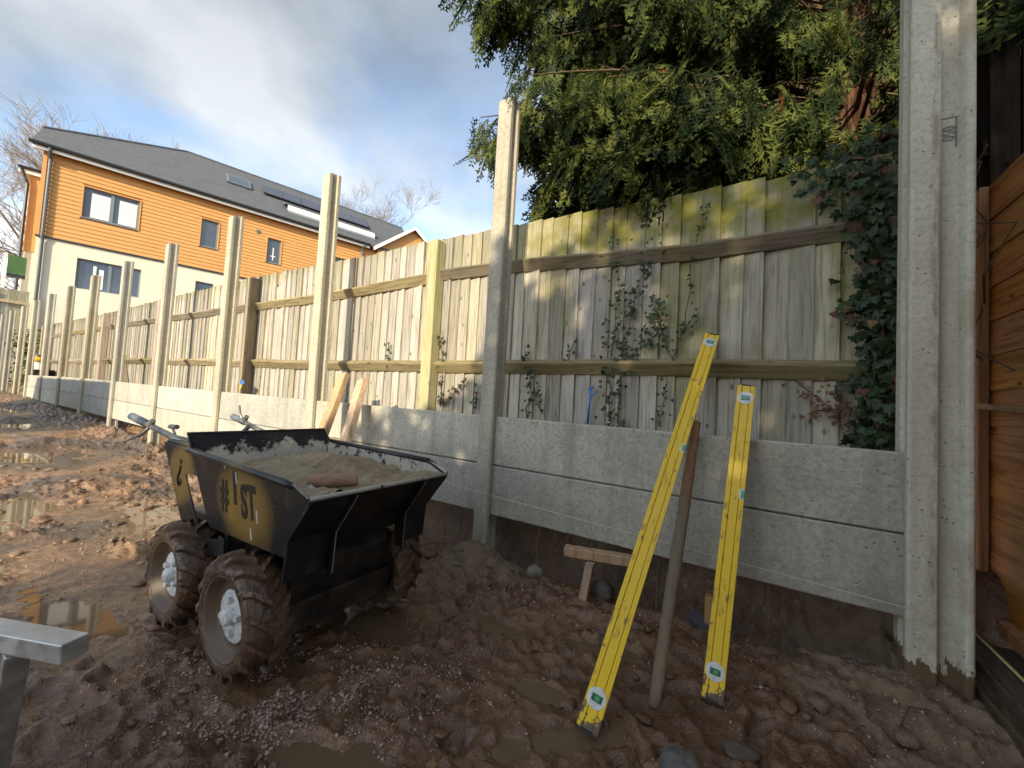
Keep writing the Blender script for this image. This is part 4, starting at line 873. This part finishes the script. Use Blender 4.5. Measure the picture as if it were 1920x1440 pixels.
mb.add(a+b, [(0, 1, 2, 3, 4, 5), (11, 10, 9, 8, 7, 6), (0, 5, 11, 6), (5, 4, 10, 11), (4, 3, 9, 10)])
hop = mb.build('hopper', M_DBLK, dm); sd = hop.modifiers.new('solid', 'SOLIDIFY'); sd.thickness = .006; sd.offset = 0
mb = MB()
mb.tube([(-2.0, NY-.006, .695), (-1.97, NY-.008, .694), (-1.6, NY-.008, .684), (-1.25, NY-.008, .674), (-1.215, NY-.002, .664)], [.009, .0125, .0125, .0125, .008], 10); mb.tube([(-2.0, FY+.006, .699), (-1.25, FY+.008, .68)], .012, 10)
mb.tube([(-1.215, NY, .668), (-1.13, NY+.004, .638)], .006, 8); mb.tube([(-1.215, FY, .672), (-1.13, FY-.004, .638)], .006, 8); mb.tube([(-2.03, NY, .757), (-2.03, FY, .757)], .006, 8)
mb.build('rim', M_DBLK, dm, smooth=True)
mb = MB().tube([(-1.128, NY+.004, .640), (-1.128, 1.0, .6395), (-1.128, FY-.004, .640)], .0075, 8); mb.build('lip', M_CRUST, dm, smooth=True)
mb = MB()
mb.add([(-2.018, NY+.01, .75), (-1.845, NY+.045, .45), (-1.845, FY-.045, .45), (-2.018, FY-.01, .75)], [(0, 1, 2, 3)]); mb.add([(-2.0, FY-.009, .73), (-1.96, FY-.008, .693), (-1.23, FY-.008, .672), (-1.14, FY-.012, .638), (-1.3, FY-.043, .44), (-1.84, FY-.043, .43)], [(0, 1, 2, 3, 4, 5)])
mb.add([(-2.0, NY+.009, .73), (-1.96, NY+.008, .688), (-1.23, NY+.008, .667), (-1.14, NY+.012, .633), (-1.3, NY+.043, .44), (-1.84, NY+.043, .43)], [(0, 1, 2, 3, 4, 5)])
mb.build('inside_crust', M_CRUST, dm)
# front cheek plates with their fins
for (c0, c1, fin) in ((NY+.006, NY+.15, NY+.152), (FY-.15, FY-.006, FY-.155)):
    mb = MB(); pr = [(-1.118, .634), (-1.232, .49), (-1.242, .36), (-1.25, .36), (-1.242, .485), (-1.132, .632)]; mb.prism(pr, c0, c1, 'y')
    mb.prism([(-1.105, .63), (-1.205, .49), (-1.212, .35), (-1.26, .35), (-1.26, .47), (-1.135, .632)], fin, fin+.006, 'y'); mb.build('cheek_plate', M_DBLK, dm, bevel=.0015)
for yf in (NY+.155, FY-.152):
    MB().tube([(-1.104, yf, .63), (-1.204, yf, .49), (-1.211, yf, .35)], .0019, 5).build('worn_edge', M_DRIP0, dm)
MB().tube([(-1.216, NY-.001, .672), (-1.128, NY+.001, .642)], .004, 6).build('worn_edge', M_DRIP0, dm); MB().tube([(-1.128, NY+.002, .634), (-1.298, NY+.033, .424)], .0015, 5).build('worn_edge', M_DRIP0, dm)
MB().tube([(-1.235, FY+.002, .684), (-1.13, FY-.002, .646)], .0065, 8).build('crusted_edge', M_CRUST, dm)
mb = MB().box(-2.2, -1.40, .80, 1.22, .13, .40).prism([(-1.399, .13), (-1.385, .15), (-1.36, .34), (-1.399, .40)], .80, 1.22, 'y'); mb.build('chassis', M_DBLK, dm, bevel=.006)
mb = MB().prism([(-1.384, .10), (-1.352, .12), (-1.338, .225), (-1.384, .235)], .79, 1.23, 'y'); mb.build('front_skirt', M_DBLK, dm, bevel=.003)
mb = MB().tube([(-1.475, .75, .205), (-1.475, 1.27, .205)], .03, 10).tube([(-1.98, .75, .205), (-1.98, 1.27, .205)], .03, 10); mb.build('axles', M_DBLK, dm)
FR = [(-2.367, .688), (-2.027, .683), (-1.95, .585), (-2.085, .578), (-2.097, .566), (-1.905, .352), (-1.89, .342), (-1.76, .372), (-1.74, .39), (-1.70, .385), (-1.69, .32), (-2.0, .265)]
for y0, y1 in ((.728, .736), (1.284, 1.292)): MB().prism(FR, y0, y1, 'y').build('frame_side', M_DBLK, dm, bevel=.0015)
MB().box(-2.36, -2.04, .737, 1.283, .672, .70).build('console', M_DBLK, dm, bevel=.004)
MB().tube([(-2.02, .80, .58), (-2.06, .80, .50), (-2.0, .81, .43), (-1.9, .82, .40)], .005, 6).tube([(-1.83, .79, .42), (-1.8, .79, .30)], .006, 6).build('cables', M_BLACK, dm)
def on_side(me, name, x, z, tilt=True, y=None):
    up = Vector((0, -.1286, .9917)) if tilt else Vector((0, 0, 1)); rt = Vector((1, 0, 0)); nr = rt.cross(up)
    yy = (NY+(.69-z)*.13-.0045) if y is None else y
    o = bpy.data.objects.new(name, me); COL.objects.link(o); o.parent = dm
    Mx = Matrix((rt, up, nr)).transposed().to_4x4(); Mx.translation = Vector((x+1.7, yy-1.01, z)); o.matrix_local = Mx
on_side(text_mesh('#', .165, .62, .001, .005, M_STEN), 'stencil_hash', -1.686, .56); on_side(text_mesh('1', .165, .62, .001, .006, M_STEN), 'stencil_letter', -1.601, .592); on_side(text_mesh('S', .165, .6, .001, .006, M_STEN), 'stencil_letter', -1.537, .553); on_side(text_mesh('T', .165, .6, .001, .006, M_STEN), 'stencil_letter', -1.483, .558)
mk = MB(); mk.prism([(-2.158, .614), (-2.138, .614), (-2.138, .632), (-2.158, .632)], .7255, .7275, 'y')
hk = [(-2.148, .603), (-2.150, .582), (-2.160, .566), (-2.168, .55), (-2.164, .532), (-2.150, .524), (-2.137, .53), (-2.134, .545)]
for (x0, z0), (x1, z1) in zip(hk[:-1], hk[1:]):
    dx, dz_ = x1-x0, z1-z0; l_ = math.hypot(dx, dz_); nx2, nz2 = -dz_/l_*.008, dx/l_*.008; ex, ez = dx/l_*.004, dz_/l_*.004
    mk.prism([(x0-ex+nx2, z0-ez+nz2), (x1+ex+nx2, z1+ez+nz2), (x1+ex-nx2, z1+ez-nz2), (x0-ex-nx2, z0-ez-nz2)], .7255, .7275, 'y')
mk.build('stencil_mark', M_STEN, dm)['kind'] = 'stuff'
M_DRIP = plain('cement_drip', (.6, .57, .5), .8)
for x, z0, z1 in ((-1.45, .50, .545), (-1.5, .43, .47), (-1.585, .615, .66), (-1.67, .66, .683)):
    yy = NY+(.69-z1)*.13-.004; MB().tube([(x, yy, z1), (x+.002, yy+(z1-z0)*.13, z0)], .0035, 6).build('cement_drip', M_DRIP, dm)
M_GALV = G('grimy_steel', .45, .6); g = M_GALV; n = g.noise(g.co('Object'), 30, 4, .7); g.color(g.mix(g.ramp(n, [(.45, 0), (.6, 1)]), (.22, .22, .22), (.34, .32, .28)))
def handle(ys, pts, lev, knobpts):
    h = MB().tube(pts, .015, 10).build('handle', M_GALV, dm, smooth=True); e, d = Vector(pts[-1]), Vector(pts[-2])
    dv = (e-d).normalized(); MB().tube([e-dv*.16, e-dv*.08, e+dv*.01], [.019, .02, .019], 12).build('grip', M_GREYF, h, smooth=True)
    MB().tube(lev, [.008, .009, .006], 8).build('brake_lever', M_GALV, h, smooth=True); MB().tube([lev[0], Vector(lev[0])+Vector((.03, 0, .035))], .014, 8).build('clamp', M_GALV, h)
    if knobpts: MB().tube(knobpts[:2], .006, 6).tube(knobpts[2:], .012, 8).build('control_lever', M_GALV, h)
handle(0, [(-2.2, .79, .68), (-2.4, .77, .705), (-2.83, .73, .775)], [(-2.62, .745, .735), (-2.7, .735, .69), (-2.9, .72, .635)], [(-2.45, .8, .70), (-2.5, .8, .735), (-2.53, .8, .745), (-2.45, .8, .748)])
handle(1, [(-2.2, 1.22, .675), (-2.5, 1.24, .70), (-2.92, 1.25, .765)], [(-2.78, 1.25, .745), (-2.84, 1.25, .785), (-2.86, 1.25, .845)], [(-2.3, 1.05, .70), (-2.34, 1.05, .73), (-2.34, 1.05, .72), (-2.28, 1.05, .76)])
# wheels
g = G('muddy_tyre_rubber', .7, spec=.4); M_TYRE = g; o_ = g.co('Object'); n = g.noise(o_, 14, 5, .65); c = g.mix(g.ramp(n, [(.3, 0), (.62, 1)]), (.036, .023, .015), (.12, .072, .043)); g.color(g.mix(g.ramp(g.noise(o_, 50, 3), [(.55, 0), (.7, .5)]), c, (.17, .12, .085))); g.rough(g.ramp(g.noise(o_, 9, 4), [(.35, .18), (.65, .6)])); g.bump(g.math('ADD', n, g.noise(o_, 60, 3)), .7, .008)
g = G('muddy_white_rim', .5); M_RIM = g; o_ = g.co('Object'); x_, y_, z_ = g.xyz(o_); rr = g.math('SQRT', g.math('ADD', g.math('POWER', x_, 2), g.math('POWER', z_, 2)))
m_ = g.ramp(g.math('ADD', g.math('ADD', g.step(rr, .082, .094), g.noise(o_, 22, 4, .7)), g.math('MULTIPLY', g.step(z_, -.06, .12), .45)), [(.84, 0), (.93, 1)])
g.color(g.mix(m_, g.mix(g.ramp(g.noise(o_, 60, 3), [(.5, 0), (.6, .5)]), (.66, .67, .68), (.3, .26, .22)), (.105, .07, .045))); g.bump(g.noise(o_, 40, 3), .35, .004)
RW, HW = .205, .068
mb = MB(); Ri = RW-.02
mb.lathe([(.128, -HW*.62), (.132, -HW*.9), (.141, -HW*1.02), (.158, -HW*1.05), (.172, -HW*.98), (Ri-.004, -HW*.7), (Ri, 0), (Ri-.004, HW*.7), (.172, HW*.98), (.158, HW*1.05), (.141, HW*1.02), (.132, HW*.9), (.128, HW*.62)], 48)
def lug(t0, sgn):
    st_ = [(.004, 0.), (.03, .12), (.056, .25), (.072, .31)]; v = []
    for k, (w_, dt) in enumerate(st_):
        ht = .055 if k < 3 else .06; rt_ = [RW, RW-.001, RW-.006, RW-.022][k]; rb = [Ri-.004, Ri-.005, Ri-.012, .165][k]
        for tt, r0 in ((t0+dt-ht, rb), (t0+dt-ht*.8, rt_), (t0+dt+ht*.8, rt_), (t0+dt+ht, rb)): v.append((r0*math.cos(tt), sgn*w_, r0*math.sin(tt)))
    n = len(st_); f = [(0, 1, 2, 3), tuple((n-1)*4+j for j in (3, 2, 1, 0))]+[(k*4+j, k*4+(j+1) % 4, (k+1)*4+(j+1) % 4, (k+1)*4+j) for k in range(n-1) for j in range(4)]; mb.add(v, f)
NL = 15
for k in range(NL): lug(2*math.pi*k/NL, 1); lug(2*math.pi*(k+.5)/NL, -1)
tyre_me = mb.mesh('tyre', M_TYRE, False); 
for pl in list(tyre_me.polygons)[:48*12]: pl.use_smooth = True
rim_me = MB().lathe([(.138, -HW*.9), (.136, -HW*.99), (.131, -HW*.93), (.122, -HW*.5), (.095, -HW*.36), (.086, -HW*.5), (.082, -HW*.52), (.0, -HW*.52)], 40).mesh('rim', M_RIM, True)
hub_me = MB().lathe([(.027, -HW*.52), (.026, -HW*.86), (.018, -HW*.95), (0, -HW*.96)], 16).mesh('hub', M_RIM, True)
nut_me = MB().lathe([(.012, -HW*.52), (.012, -HW*.72), (.008, -HW*.77), (0, -HW*.77)], 6).mesh('wheel_nut', M_RIM)
for wx, wy, sgn, rot in ((-1.475, .712, 1, .2), (-1.98, .712, 1, .9), (-1.475, 1.308, -1, .5), (-1.98, 1.308, -1, 1.3)):
    wh = empty('wheel', (wx+1.7, wy-1.01, .2), parent=dm); wh.rotation_euler = (0, rot, 0 if sgn == 1 else math.pi)
    for nm, me, ps in (('tyre', tyre_me, [(0, 0)]), ('rim', rim_me, [(0, 0)]), ('hub', hub_me, [(0, 0)]), ('wheel_nut', nut_me, [(.052*math.cos(q), .052*math.sin(q)) for q in (.4, 1.97, 3.54, 5.11)])):
        for q in ps: o = bpy.data.objects.new(nm, me); COL.objects.link(o); o.parent = wh; o.location = (q[0], 0, q[1])
tag(dm, 'muddy black four-wheel mini dumper with #1ST stencilled on yellow sprayed side', 'dumper')
# the load
nx_, ny_ = 80, 60; xs = np.linspace(-1.99, -1.135, nx_); ys = np.linspace(NY+.008, FY-.008, ny_); X_, Y_ = np.meshgrid(xs, ys)
Z_ = .628+.012*sstep(X_, -1.3, -1.14)+.05*np.exp(-(((X_+1.68)/.2)**2+((Y_-1.12)/.16)**2))-.035*np.exp(-(((X_+1.5)/.14)**2+((Y_-.84)/.09)**2))+.018*fbm(X_, Y_, 7, 4)+.012*fbm(X_, Y_, 30, 4, .65)
id_ = np.arange(nx_*ny_).reshape(ny_, nx_); q_ = np.stack([id_[:-1, :-1].ravel(), id_[:-1, 1:].ravel(), id_[1:, 1:].ravel(), id_[1:, :-1].ravel()], 1)
o = npobj('concrete_load', npmesh('concrete_load', np.stack([X_.ravel()+1.6, Y_.ravel()-1.0, Z_.ravel()-.6], 1), q_, M_MIX, True), None, (-1.6, 1.0, .6)); tag(o, 'sandy wet concrete heaped in the hopper of the dumper', 'concrete')
M_HANDW = weathered_wood('worn_handle_wood', ((.34, .2, .125), (.28, .16, .095), (.17, .09, .05)), 0, 60, knots=False)
a, b = Vector((-1.30, .80, .655)), Vector((-1.20, .925, .658)); ax = (b-a).normalized(); L_ = (b-a).length; mb = MB(); mb.tube([a, a+ax*.004, a+ax*.5*L_, b-ax*.006, b], [.019, .0225, .024, .0215, .018], 16); hm = empty('club_handle', (-1.25, .86, .63)); mb.build('wooden_barrel', plain('worn_brown_wood', (.34, .21, .14), .75, 0, .35, 60, .3, .3), hm, smooth=True); mb = MB().tube([a+Vector((.03, -.02, -.01)), a+Vector((.05, .0, -.04))], [.013, .02], 10); mb.build('pale_head', M_CRUST, hm, smooth=True); tag(hm, 'short rounded wooden tool handle lying on the concrete in the dumper', 'tool')

# ------------------------------------------------------------------ levels, pole and timbers
g = G('yellow_level_paint', .38, spec=.5); M_LEV = g; o_ = g.co('Object'); x_, y_, z_ = g.xyz(o_)
c = g.mix(g.noise(o_, 12, 3), (.72, .47, .012), (.80, .54, .02))
sc_ = g.math('MULTIPLY', g.ramp(g.noise(g.map(o_, (1, 1, .3)), 60, 4, .7), [(.57, 0), (.66, .85)]), g.ramp(g.noise(o_, 7, 3), [(.4, .15), (.62, 1)])); c = g.mix(sc_, c, (.09, .065, .035))
ft = g.ramp(g.math('ADD', g.noise(o_, 26, 4, .7), g.math('MULTIPLY', g.step(z_, .09, .0), .3)), [(.66, 0), (.71, 1)]); c = g.mix(ft, c, (.12, .09, .065)); g.color(c); g.rough(g.mix(ft, .38, .8))
M_LGRV = plain('groove_dark_yellow', (.3, .19, .012), .6); M_LWH = plain('white_vial_ring', (.72, .73, .72), .4, 0, .35, 40); g = G('green_vial', .08, spec=.8); M_VIAL = g; g.color((.03, .14, .06)); g.b.inputs['Coat Weight'].default_value = 1  # level web is a darker yellow, showing as lines in the grooves
M_VLQ = plain('bright_vial_liquid', (.12, .34, .16), .15)
def level(foot, top, label, wd=.066, th_=.026):
    foot, top = Vector(foot), Vector(top); d = (top-foot).normalized(); L = (top-foot).length; mid = (foot+top)/2
    nrm = (Vector((0, 0, EYE))-mid); nrm = (nrm-d*nrm.dot(d)).normalized(); x = d.cross(nrm).normalized()*1; 
    if x.dot(R0) < 0: x = -x
    nrm = x.cross(d); nrm = nrm if nrm.dot(Vector((0, 0, EYE))-mid) > 0 else -nrm
    y = d.cross(x)   # away from or towards viewer, right handed
    root = empty('spirit_level', foot); Mx = Matrix((x, y, d)).transposed().to_4x4(); Mx.translation = foot; root.matrix_world = Mx; ROOTLOC[root.name] = (0, 0, 0)
    fs = 1 if y.dot(nrm) > 0 else -1; h = wd/2
    f0, f1 = th_/2*fs, (th_/2-.004)*fs
    def bx(mb, x0, x1, ya, yb, z0, z1): mb.box(x0, x1, min(ya, yb), max(ya, yb), z0, z1)
    mb = MB(); bx(mb, -h, -h+.017, f0, -f0, 0, L); bx(mb, h-.017, h, f0, -f0, 0, L); bx(mb, -h+.0185, h-.0185, f1+.0022*fs, -f1, 0.002, L-.002); mb.build('body', M_LEV, root, bevel=.0012, local=True)
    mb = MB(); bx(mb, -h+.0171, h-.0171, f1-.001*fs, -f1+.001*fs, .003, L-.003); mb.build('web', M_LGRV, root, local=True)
    for zc in (.085, L-.06):
        mb = MB().lathe([(.0, f0+.0015*fs), (.027, f0+.0015*fs), (.029, f0+.0005*fs), (.029, 0)], 28, (0, 0, 0), 'y'); mb.v = [(a, b, c+zc) for a, b, c in mb.v]; vr = mb.build('vial_ring', M_LWH, root, local=True)
        mb = MB(); bx(mb, -.0165, .0165, f0+.0015*fs, f0+.005*fs, zc-.010, zc+.010); vv = mb.build('vial', M_VIAL, root, bevel=.003, seg=3, local=True)
        mb = MB(); bx(mb, -.006, .008, f0+.0045*fs, f0+.0055*fs, zc-.006, zc+.006); mb.build('bubble', M_VLQ, root, bevel=.002, seg=2, local=True)
    mb = MB(); zc = L*.60; bx(mb, h-.019, h+.0006, f0+.0012*fs, -f0-.0012*fs, zc-.021, zc+.021); mb.build('centre_vial_mount', M_LWH, root, bevel=.003, seg=2, local=True)
    mb = MB(); bx(mb, h-.014, h+.0012, f0+.003*fs, -f0-.003*fs, zc-.015, zc+.015); mb.build('centre_vial', M_VLQ, root, bevel=.003, seg=2, local=True)
    mb = MB(); bx(mb, -h+.001, h-.001, f0-.001*fs, -f0+.001*fs, -.004, .0005); mb.build('end_cap', M_BLACK, root, local=True); mb = MB(); bx(mb, -h+.001, h-.001, f0-.001*fs, -f0+.001*fs, L-.0005, L+.004); mb.build('end_cap', M_BLACK, root, local=True)
    tag(root, label, 'spirit level')
level((-.413, 1.19, -.005), (-.205, 2.215, 1.355), 'longer yellow spirit level leaning far over on the timber fence')
level((-.108, 1.554, -.0), (-.043, 1.985, 1.087), 'shorter yellow spirit level standing upright against the gravel boards')
g = G('pole_wood', .75, spec=.3); M_POLE = g; p = g.co('World'); z_ = g.xyz(p)[2]; gr = g.noise(g.map(p, (1, 1, .06)), 90, 4, .6); c = g.mix(g.ramp(gr, [(.4, 0), (.62, 1)]), (.3, .165, .085), (.2, .105, .055))
cm = g.ramp(g.math('ADD', g.math('MULTIPLY', g.noise(p, 11, 4), .5), g.step(z_, .74, .46)), [(.5, 0), (.85, 1)]); c = g.mix(cm, c, g.mix(g.noise(p, 30, 3), (.17, .135, .085), (.27, .22, .15))); g.color(c); g.bump(gr, .3, .003)
pa, pb = Vector((-.275, 1.455, -.04)), Vector((-.231, 1.95, .92)); P_ = [pa.lerp(pb, k/14) for k in range(15)]
o = MB().tube(P_, [.0195+.0035*math.sin(k*.23)+(-.002 if k > 11 else 0) for k in range(15)], 16).build('wooden_pole', M_POLE, smooth=True); bev(o, .003); tag(o, 'round wooden pole crusted with concrete at its foot, between the two yellow levels', 'pole')
# two fresh timbers behind the dumper
for (a, b, lab) in (((-2.755, 1.925, 1.11), (-2.62, 1.50, .05), 'left of two orange timbers leaning on the boards behind the dumper'), ((-2.53, 1.925, 1.065), (-2.28, 1.50, .05), 'right of two orange timbers leaning on the boards behind the dumper')):
    o = MB().bar(a, b, .10, .045, up=(0, 1, .4)).build('timber', M_FRESH, bevel=.003); tag(o, lab, 'timber', 'orange timbers behind the dumper')
def stake(x, y, z1, label, wd=.04, lean=(0, 0)):
    zb = gz(x, y)-.1; h = wd/2; t = z1
    mb = MB(); mb.add([(x-h, y-h, zb), (x+h, y-h, zb), (x+h, y+h, zb), (x-h, y+h, zb)]+[(x+q*h+lean[0], y+w_*h+lean[1], t) for q, w_ in ((-1, -1), (1, -1), (1, 1), (-1, 1))], [(3, 2, 1, 0), (4, 5, 6, 7), (0, 1, 5, 4), (1, 2, 6, 5), (2, 3, 7, 6), (3, 0, 4, 7)])
    o = mb.build('wooden_stake', M_STAKE, bevel=.003); tag(o, label, 'stake', 'short stakes in the mud')
stake(-1.80, 1.86, .215, 'short stake in the mud just right of the dumper')
stake(-.70, 1.84, .215, 'leaning stake under the horizontal offcut below the gravel boards', .04, (.035, .03)); stake(-.155, 2.0, .16, 'dark stub of stake behind the shorter level', .045)
timber((-.80, 1.86, .243), (-.42, 1.97, .24), .055, .045, 'short timber offcut lying on a leaning stake under the gravel boards', M_FRESH)
def rock(cx, cy, r, hz, label, col, seed, flat=1.):
    r_ = np.random.default_rng(seed); mb = MB(); n, m = 14, 8; v = []; ph = r_.uniform(0, 6, 8)
    for i in range(m+1):
        th1 = math.pi*i/m
        for j in range(n):
            t = 2*math.pi*j/n; k = 1+.16*math.sin(2*t+ph[0]+th1)+.12*math.sin(3*t+ph[1]-2*th1)+.08*math.sin(5*t+ph[2]); v.append((cx+r*k*math.sin(th1)*math.cos(t), cy+r*flat*k*math.sin(th1)*math.sin(t), gz(cx, cy)+hz*.35+hz*math.cos(th1)*(1+.1*math.sin(3*t+ph[3]))))
    mb.add(v, [(i*n+j, i*n+(j+1) % n, (i+1)*n+(j+1) % n, (i+1)*n+j) for i in range(m) for j in range(n)]); g = plain('stone', col, .65, 0, .35, 25, .4, .6); o = mb.build('stone', g, smooth=True); tag(o, label, 'stone', 'stones lying in the mud')
rock(-.155, 1.24, .07, .022, 'flat grey stone at the bottom edge between the levels', (.16, .155, .145), 1, .8); rock(-.115, 1.93, .03, .03, 'tan stone behind the shorter level', (.3, .22, .15), 2); rock(-.62, 1.93, .05, .05, 'dark stone in the shade under the gravel boards', (.09, .08, .07), 3); rock(-.02, 1.4, .045, .015, 'brown stone right of the flat grey stone', (.13, .1, .075), 4); rock(-1.0, 1.95, .045, .045, 'pale stone beside the concrete at the foot of the tall post', (.2, .18, .15), 5); rock(.35, 2.08, .06, .05, 'stone beside the foot of the corner post', (.25, .22, .17), 6)
mb = MB(); z = gz(-.19, 1.98)+.03; mb.add([(-.25, 1.96, z+.015), (-.14, 1.92, z-.02), (-.13, 1.97, z), (-.23, 2.02, z+.045)]+[(-.25, 1.96, z+.007), (-.14, 1.92, z-.028), (-.13, 1.97, z-.008), (-.23, 2.02, z+.037)], [(0, 1, 2, 3), (7, 6, 5, 4), (0, 4, 5, 1), (1, 5, 6, 2), (2, 6, 7, 3), (3, 7, 4, 0)]); o = mb.build('slate_shard', plain('blue_slate', (.09, .1, .12), .5, 0, .3, 20)); tag(o, 'blue grey slate shard left of the shorter level', 'slate')
M_BLUE = plain('blue_plastic', (.02, .17, .55), .4)
o = MB().tube([(-.875, 2.285, .845), (-.865, 2.28, .98), (-.858, 2.28, 1.075)], .006, 8).tube([(-.862, 2.28, 1.02), (-.835, 2.278, 1.035), (-.82, 2.275, 1.06)], .0045, 8).tube([(-.87, 2.28, 1.075), (-.845, 2.28, 1.08)], .006, 8).build('blue_hook', M_BLUE, smooth=True); tag(o, 'blue plastic hook standing behind the gravel board left of the tall ivy', 'hook')
cl = empty('cloth_scrap', (-4.93, 2.16, .95)); MB().add([(-4.99, 2.17, 1.05), (-4.86, 2.15, 1.03), (-4.84, 2.14, 1.0), (-4.97, 2.16, .99), (-4.99, 2.175, 1.05), (-4.86, 2.155, 1.03), (-4.84, 2.145, 1.0), (-4.97, 2.165, .99)], [(0, 1, 2, 3), (7, 6, 5, 4), (0, 4, 5, 1), (1, 5, 6, 2), (2, 6, 7, 3), (3, 7, 4, 0)]).build('blue_half', M_BLUE, cl)
MB().add([(-4.97, 2.16, .988), (-4.9, 2.15, .99), (-4.93, 2.145, .93), (-4.98, 2.15, .92), (-4.97, 2.165, .988), (-4.9, 2.155, .99), (-4.93, 2.15, .93), (-4.98, 2.155, .92)], [(0, 1, 2, 3), (7, 6, 5, 4), (0, 4, 5, 1), (1, 5, 6, 2), (2, 6, 7, 3), (3, 7, 4, 0)]).build('yellow_half', plain('yellow_cloth', (.8, .55, .04), .7), cl); tag(cl, 'small blue and yellow scrap on the gravel board beside a fence post', 'scrap')
# galvanised trestle at the left edge
tr = empty('steel_trestle', (-1.55, .2, 0)); g = G('galvanised_steel', .38, .7); M_GAL2 = g; n = g.noise(g.co('World'), 22, 4); g.color(g.mix(g.ramp(n, [(.4, 0), (.65, 1)]), (.4, .4, .39), (.55, .55, .53))); g.rough(g.ramp(n, [(.3, .3), (.7, .55)]))
mb = MB().bar((-1.245, .265, .378), (-1.85, .03, .36), .05, .042); mb.build('top_bar', M_GAL2, tr, bevel=.003, seg=2); mb = MB().bar((-1.39, .205, .352), (-1.56, .215, -.03), .04, .03, up=(1, 0, 0)); mb.build('leg', M_GAL2, tr, bevel=.003, seg=2); mb = MB().bar((-1.7, .09, .345), (-1.66, -.12, -.03), .04, .03, up=(1, 0, 0)); mb.build('leg', M_GAL2, tr, bevel=.003, seg=2)
tag(tr, 'galvanised steel trestle poking in at the lower left edge', 'trestle')
# twigs and roots in the mud
tw = MB()
for k in range(70):
    x, y = random.uniform(-1.6, .5), random.uniform(1.0, 2.1); a = random.uniform(0, 6.28); L = random.uniform(.03, .14); z = gz(x, y)
    tw.tube([(x, y, z+.004), (x+L*.5*math.cos(a), y+L*.5*math.sin(a), gz(x+L*.5*math.cos(a), y+L*.5*math.sin(a))+.012), (x+L*math.cos(a+.3), y+L*math.sin(a+.3), gz(x+L*math.cos(a+.3), y+L*math.sin(a+.3))+.006)], .0022, 4)
for k in range(14):
    x = random.uniform(-1.25, .3); tw.tube([(x, 2.0, .3), (x+random.gauss(0, .03), 1.97, .2), (x+random.gauss(0, .05), 1.93, gz(x, 1.93))], random.uniform(.002, .006), 5)
o = tw.build('twigs_and_roots', plain('dark_root', (.09, .06, .04), .9)); tag(o, 'thin twigs and roots scattered on the mud and under the boards', 'twigs', kind='stuff')
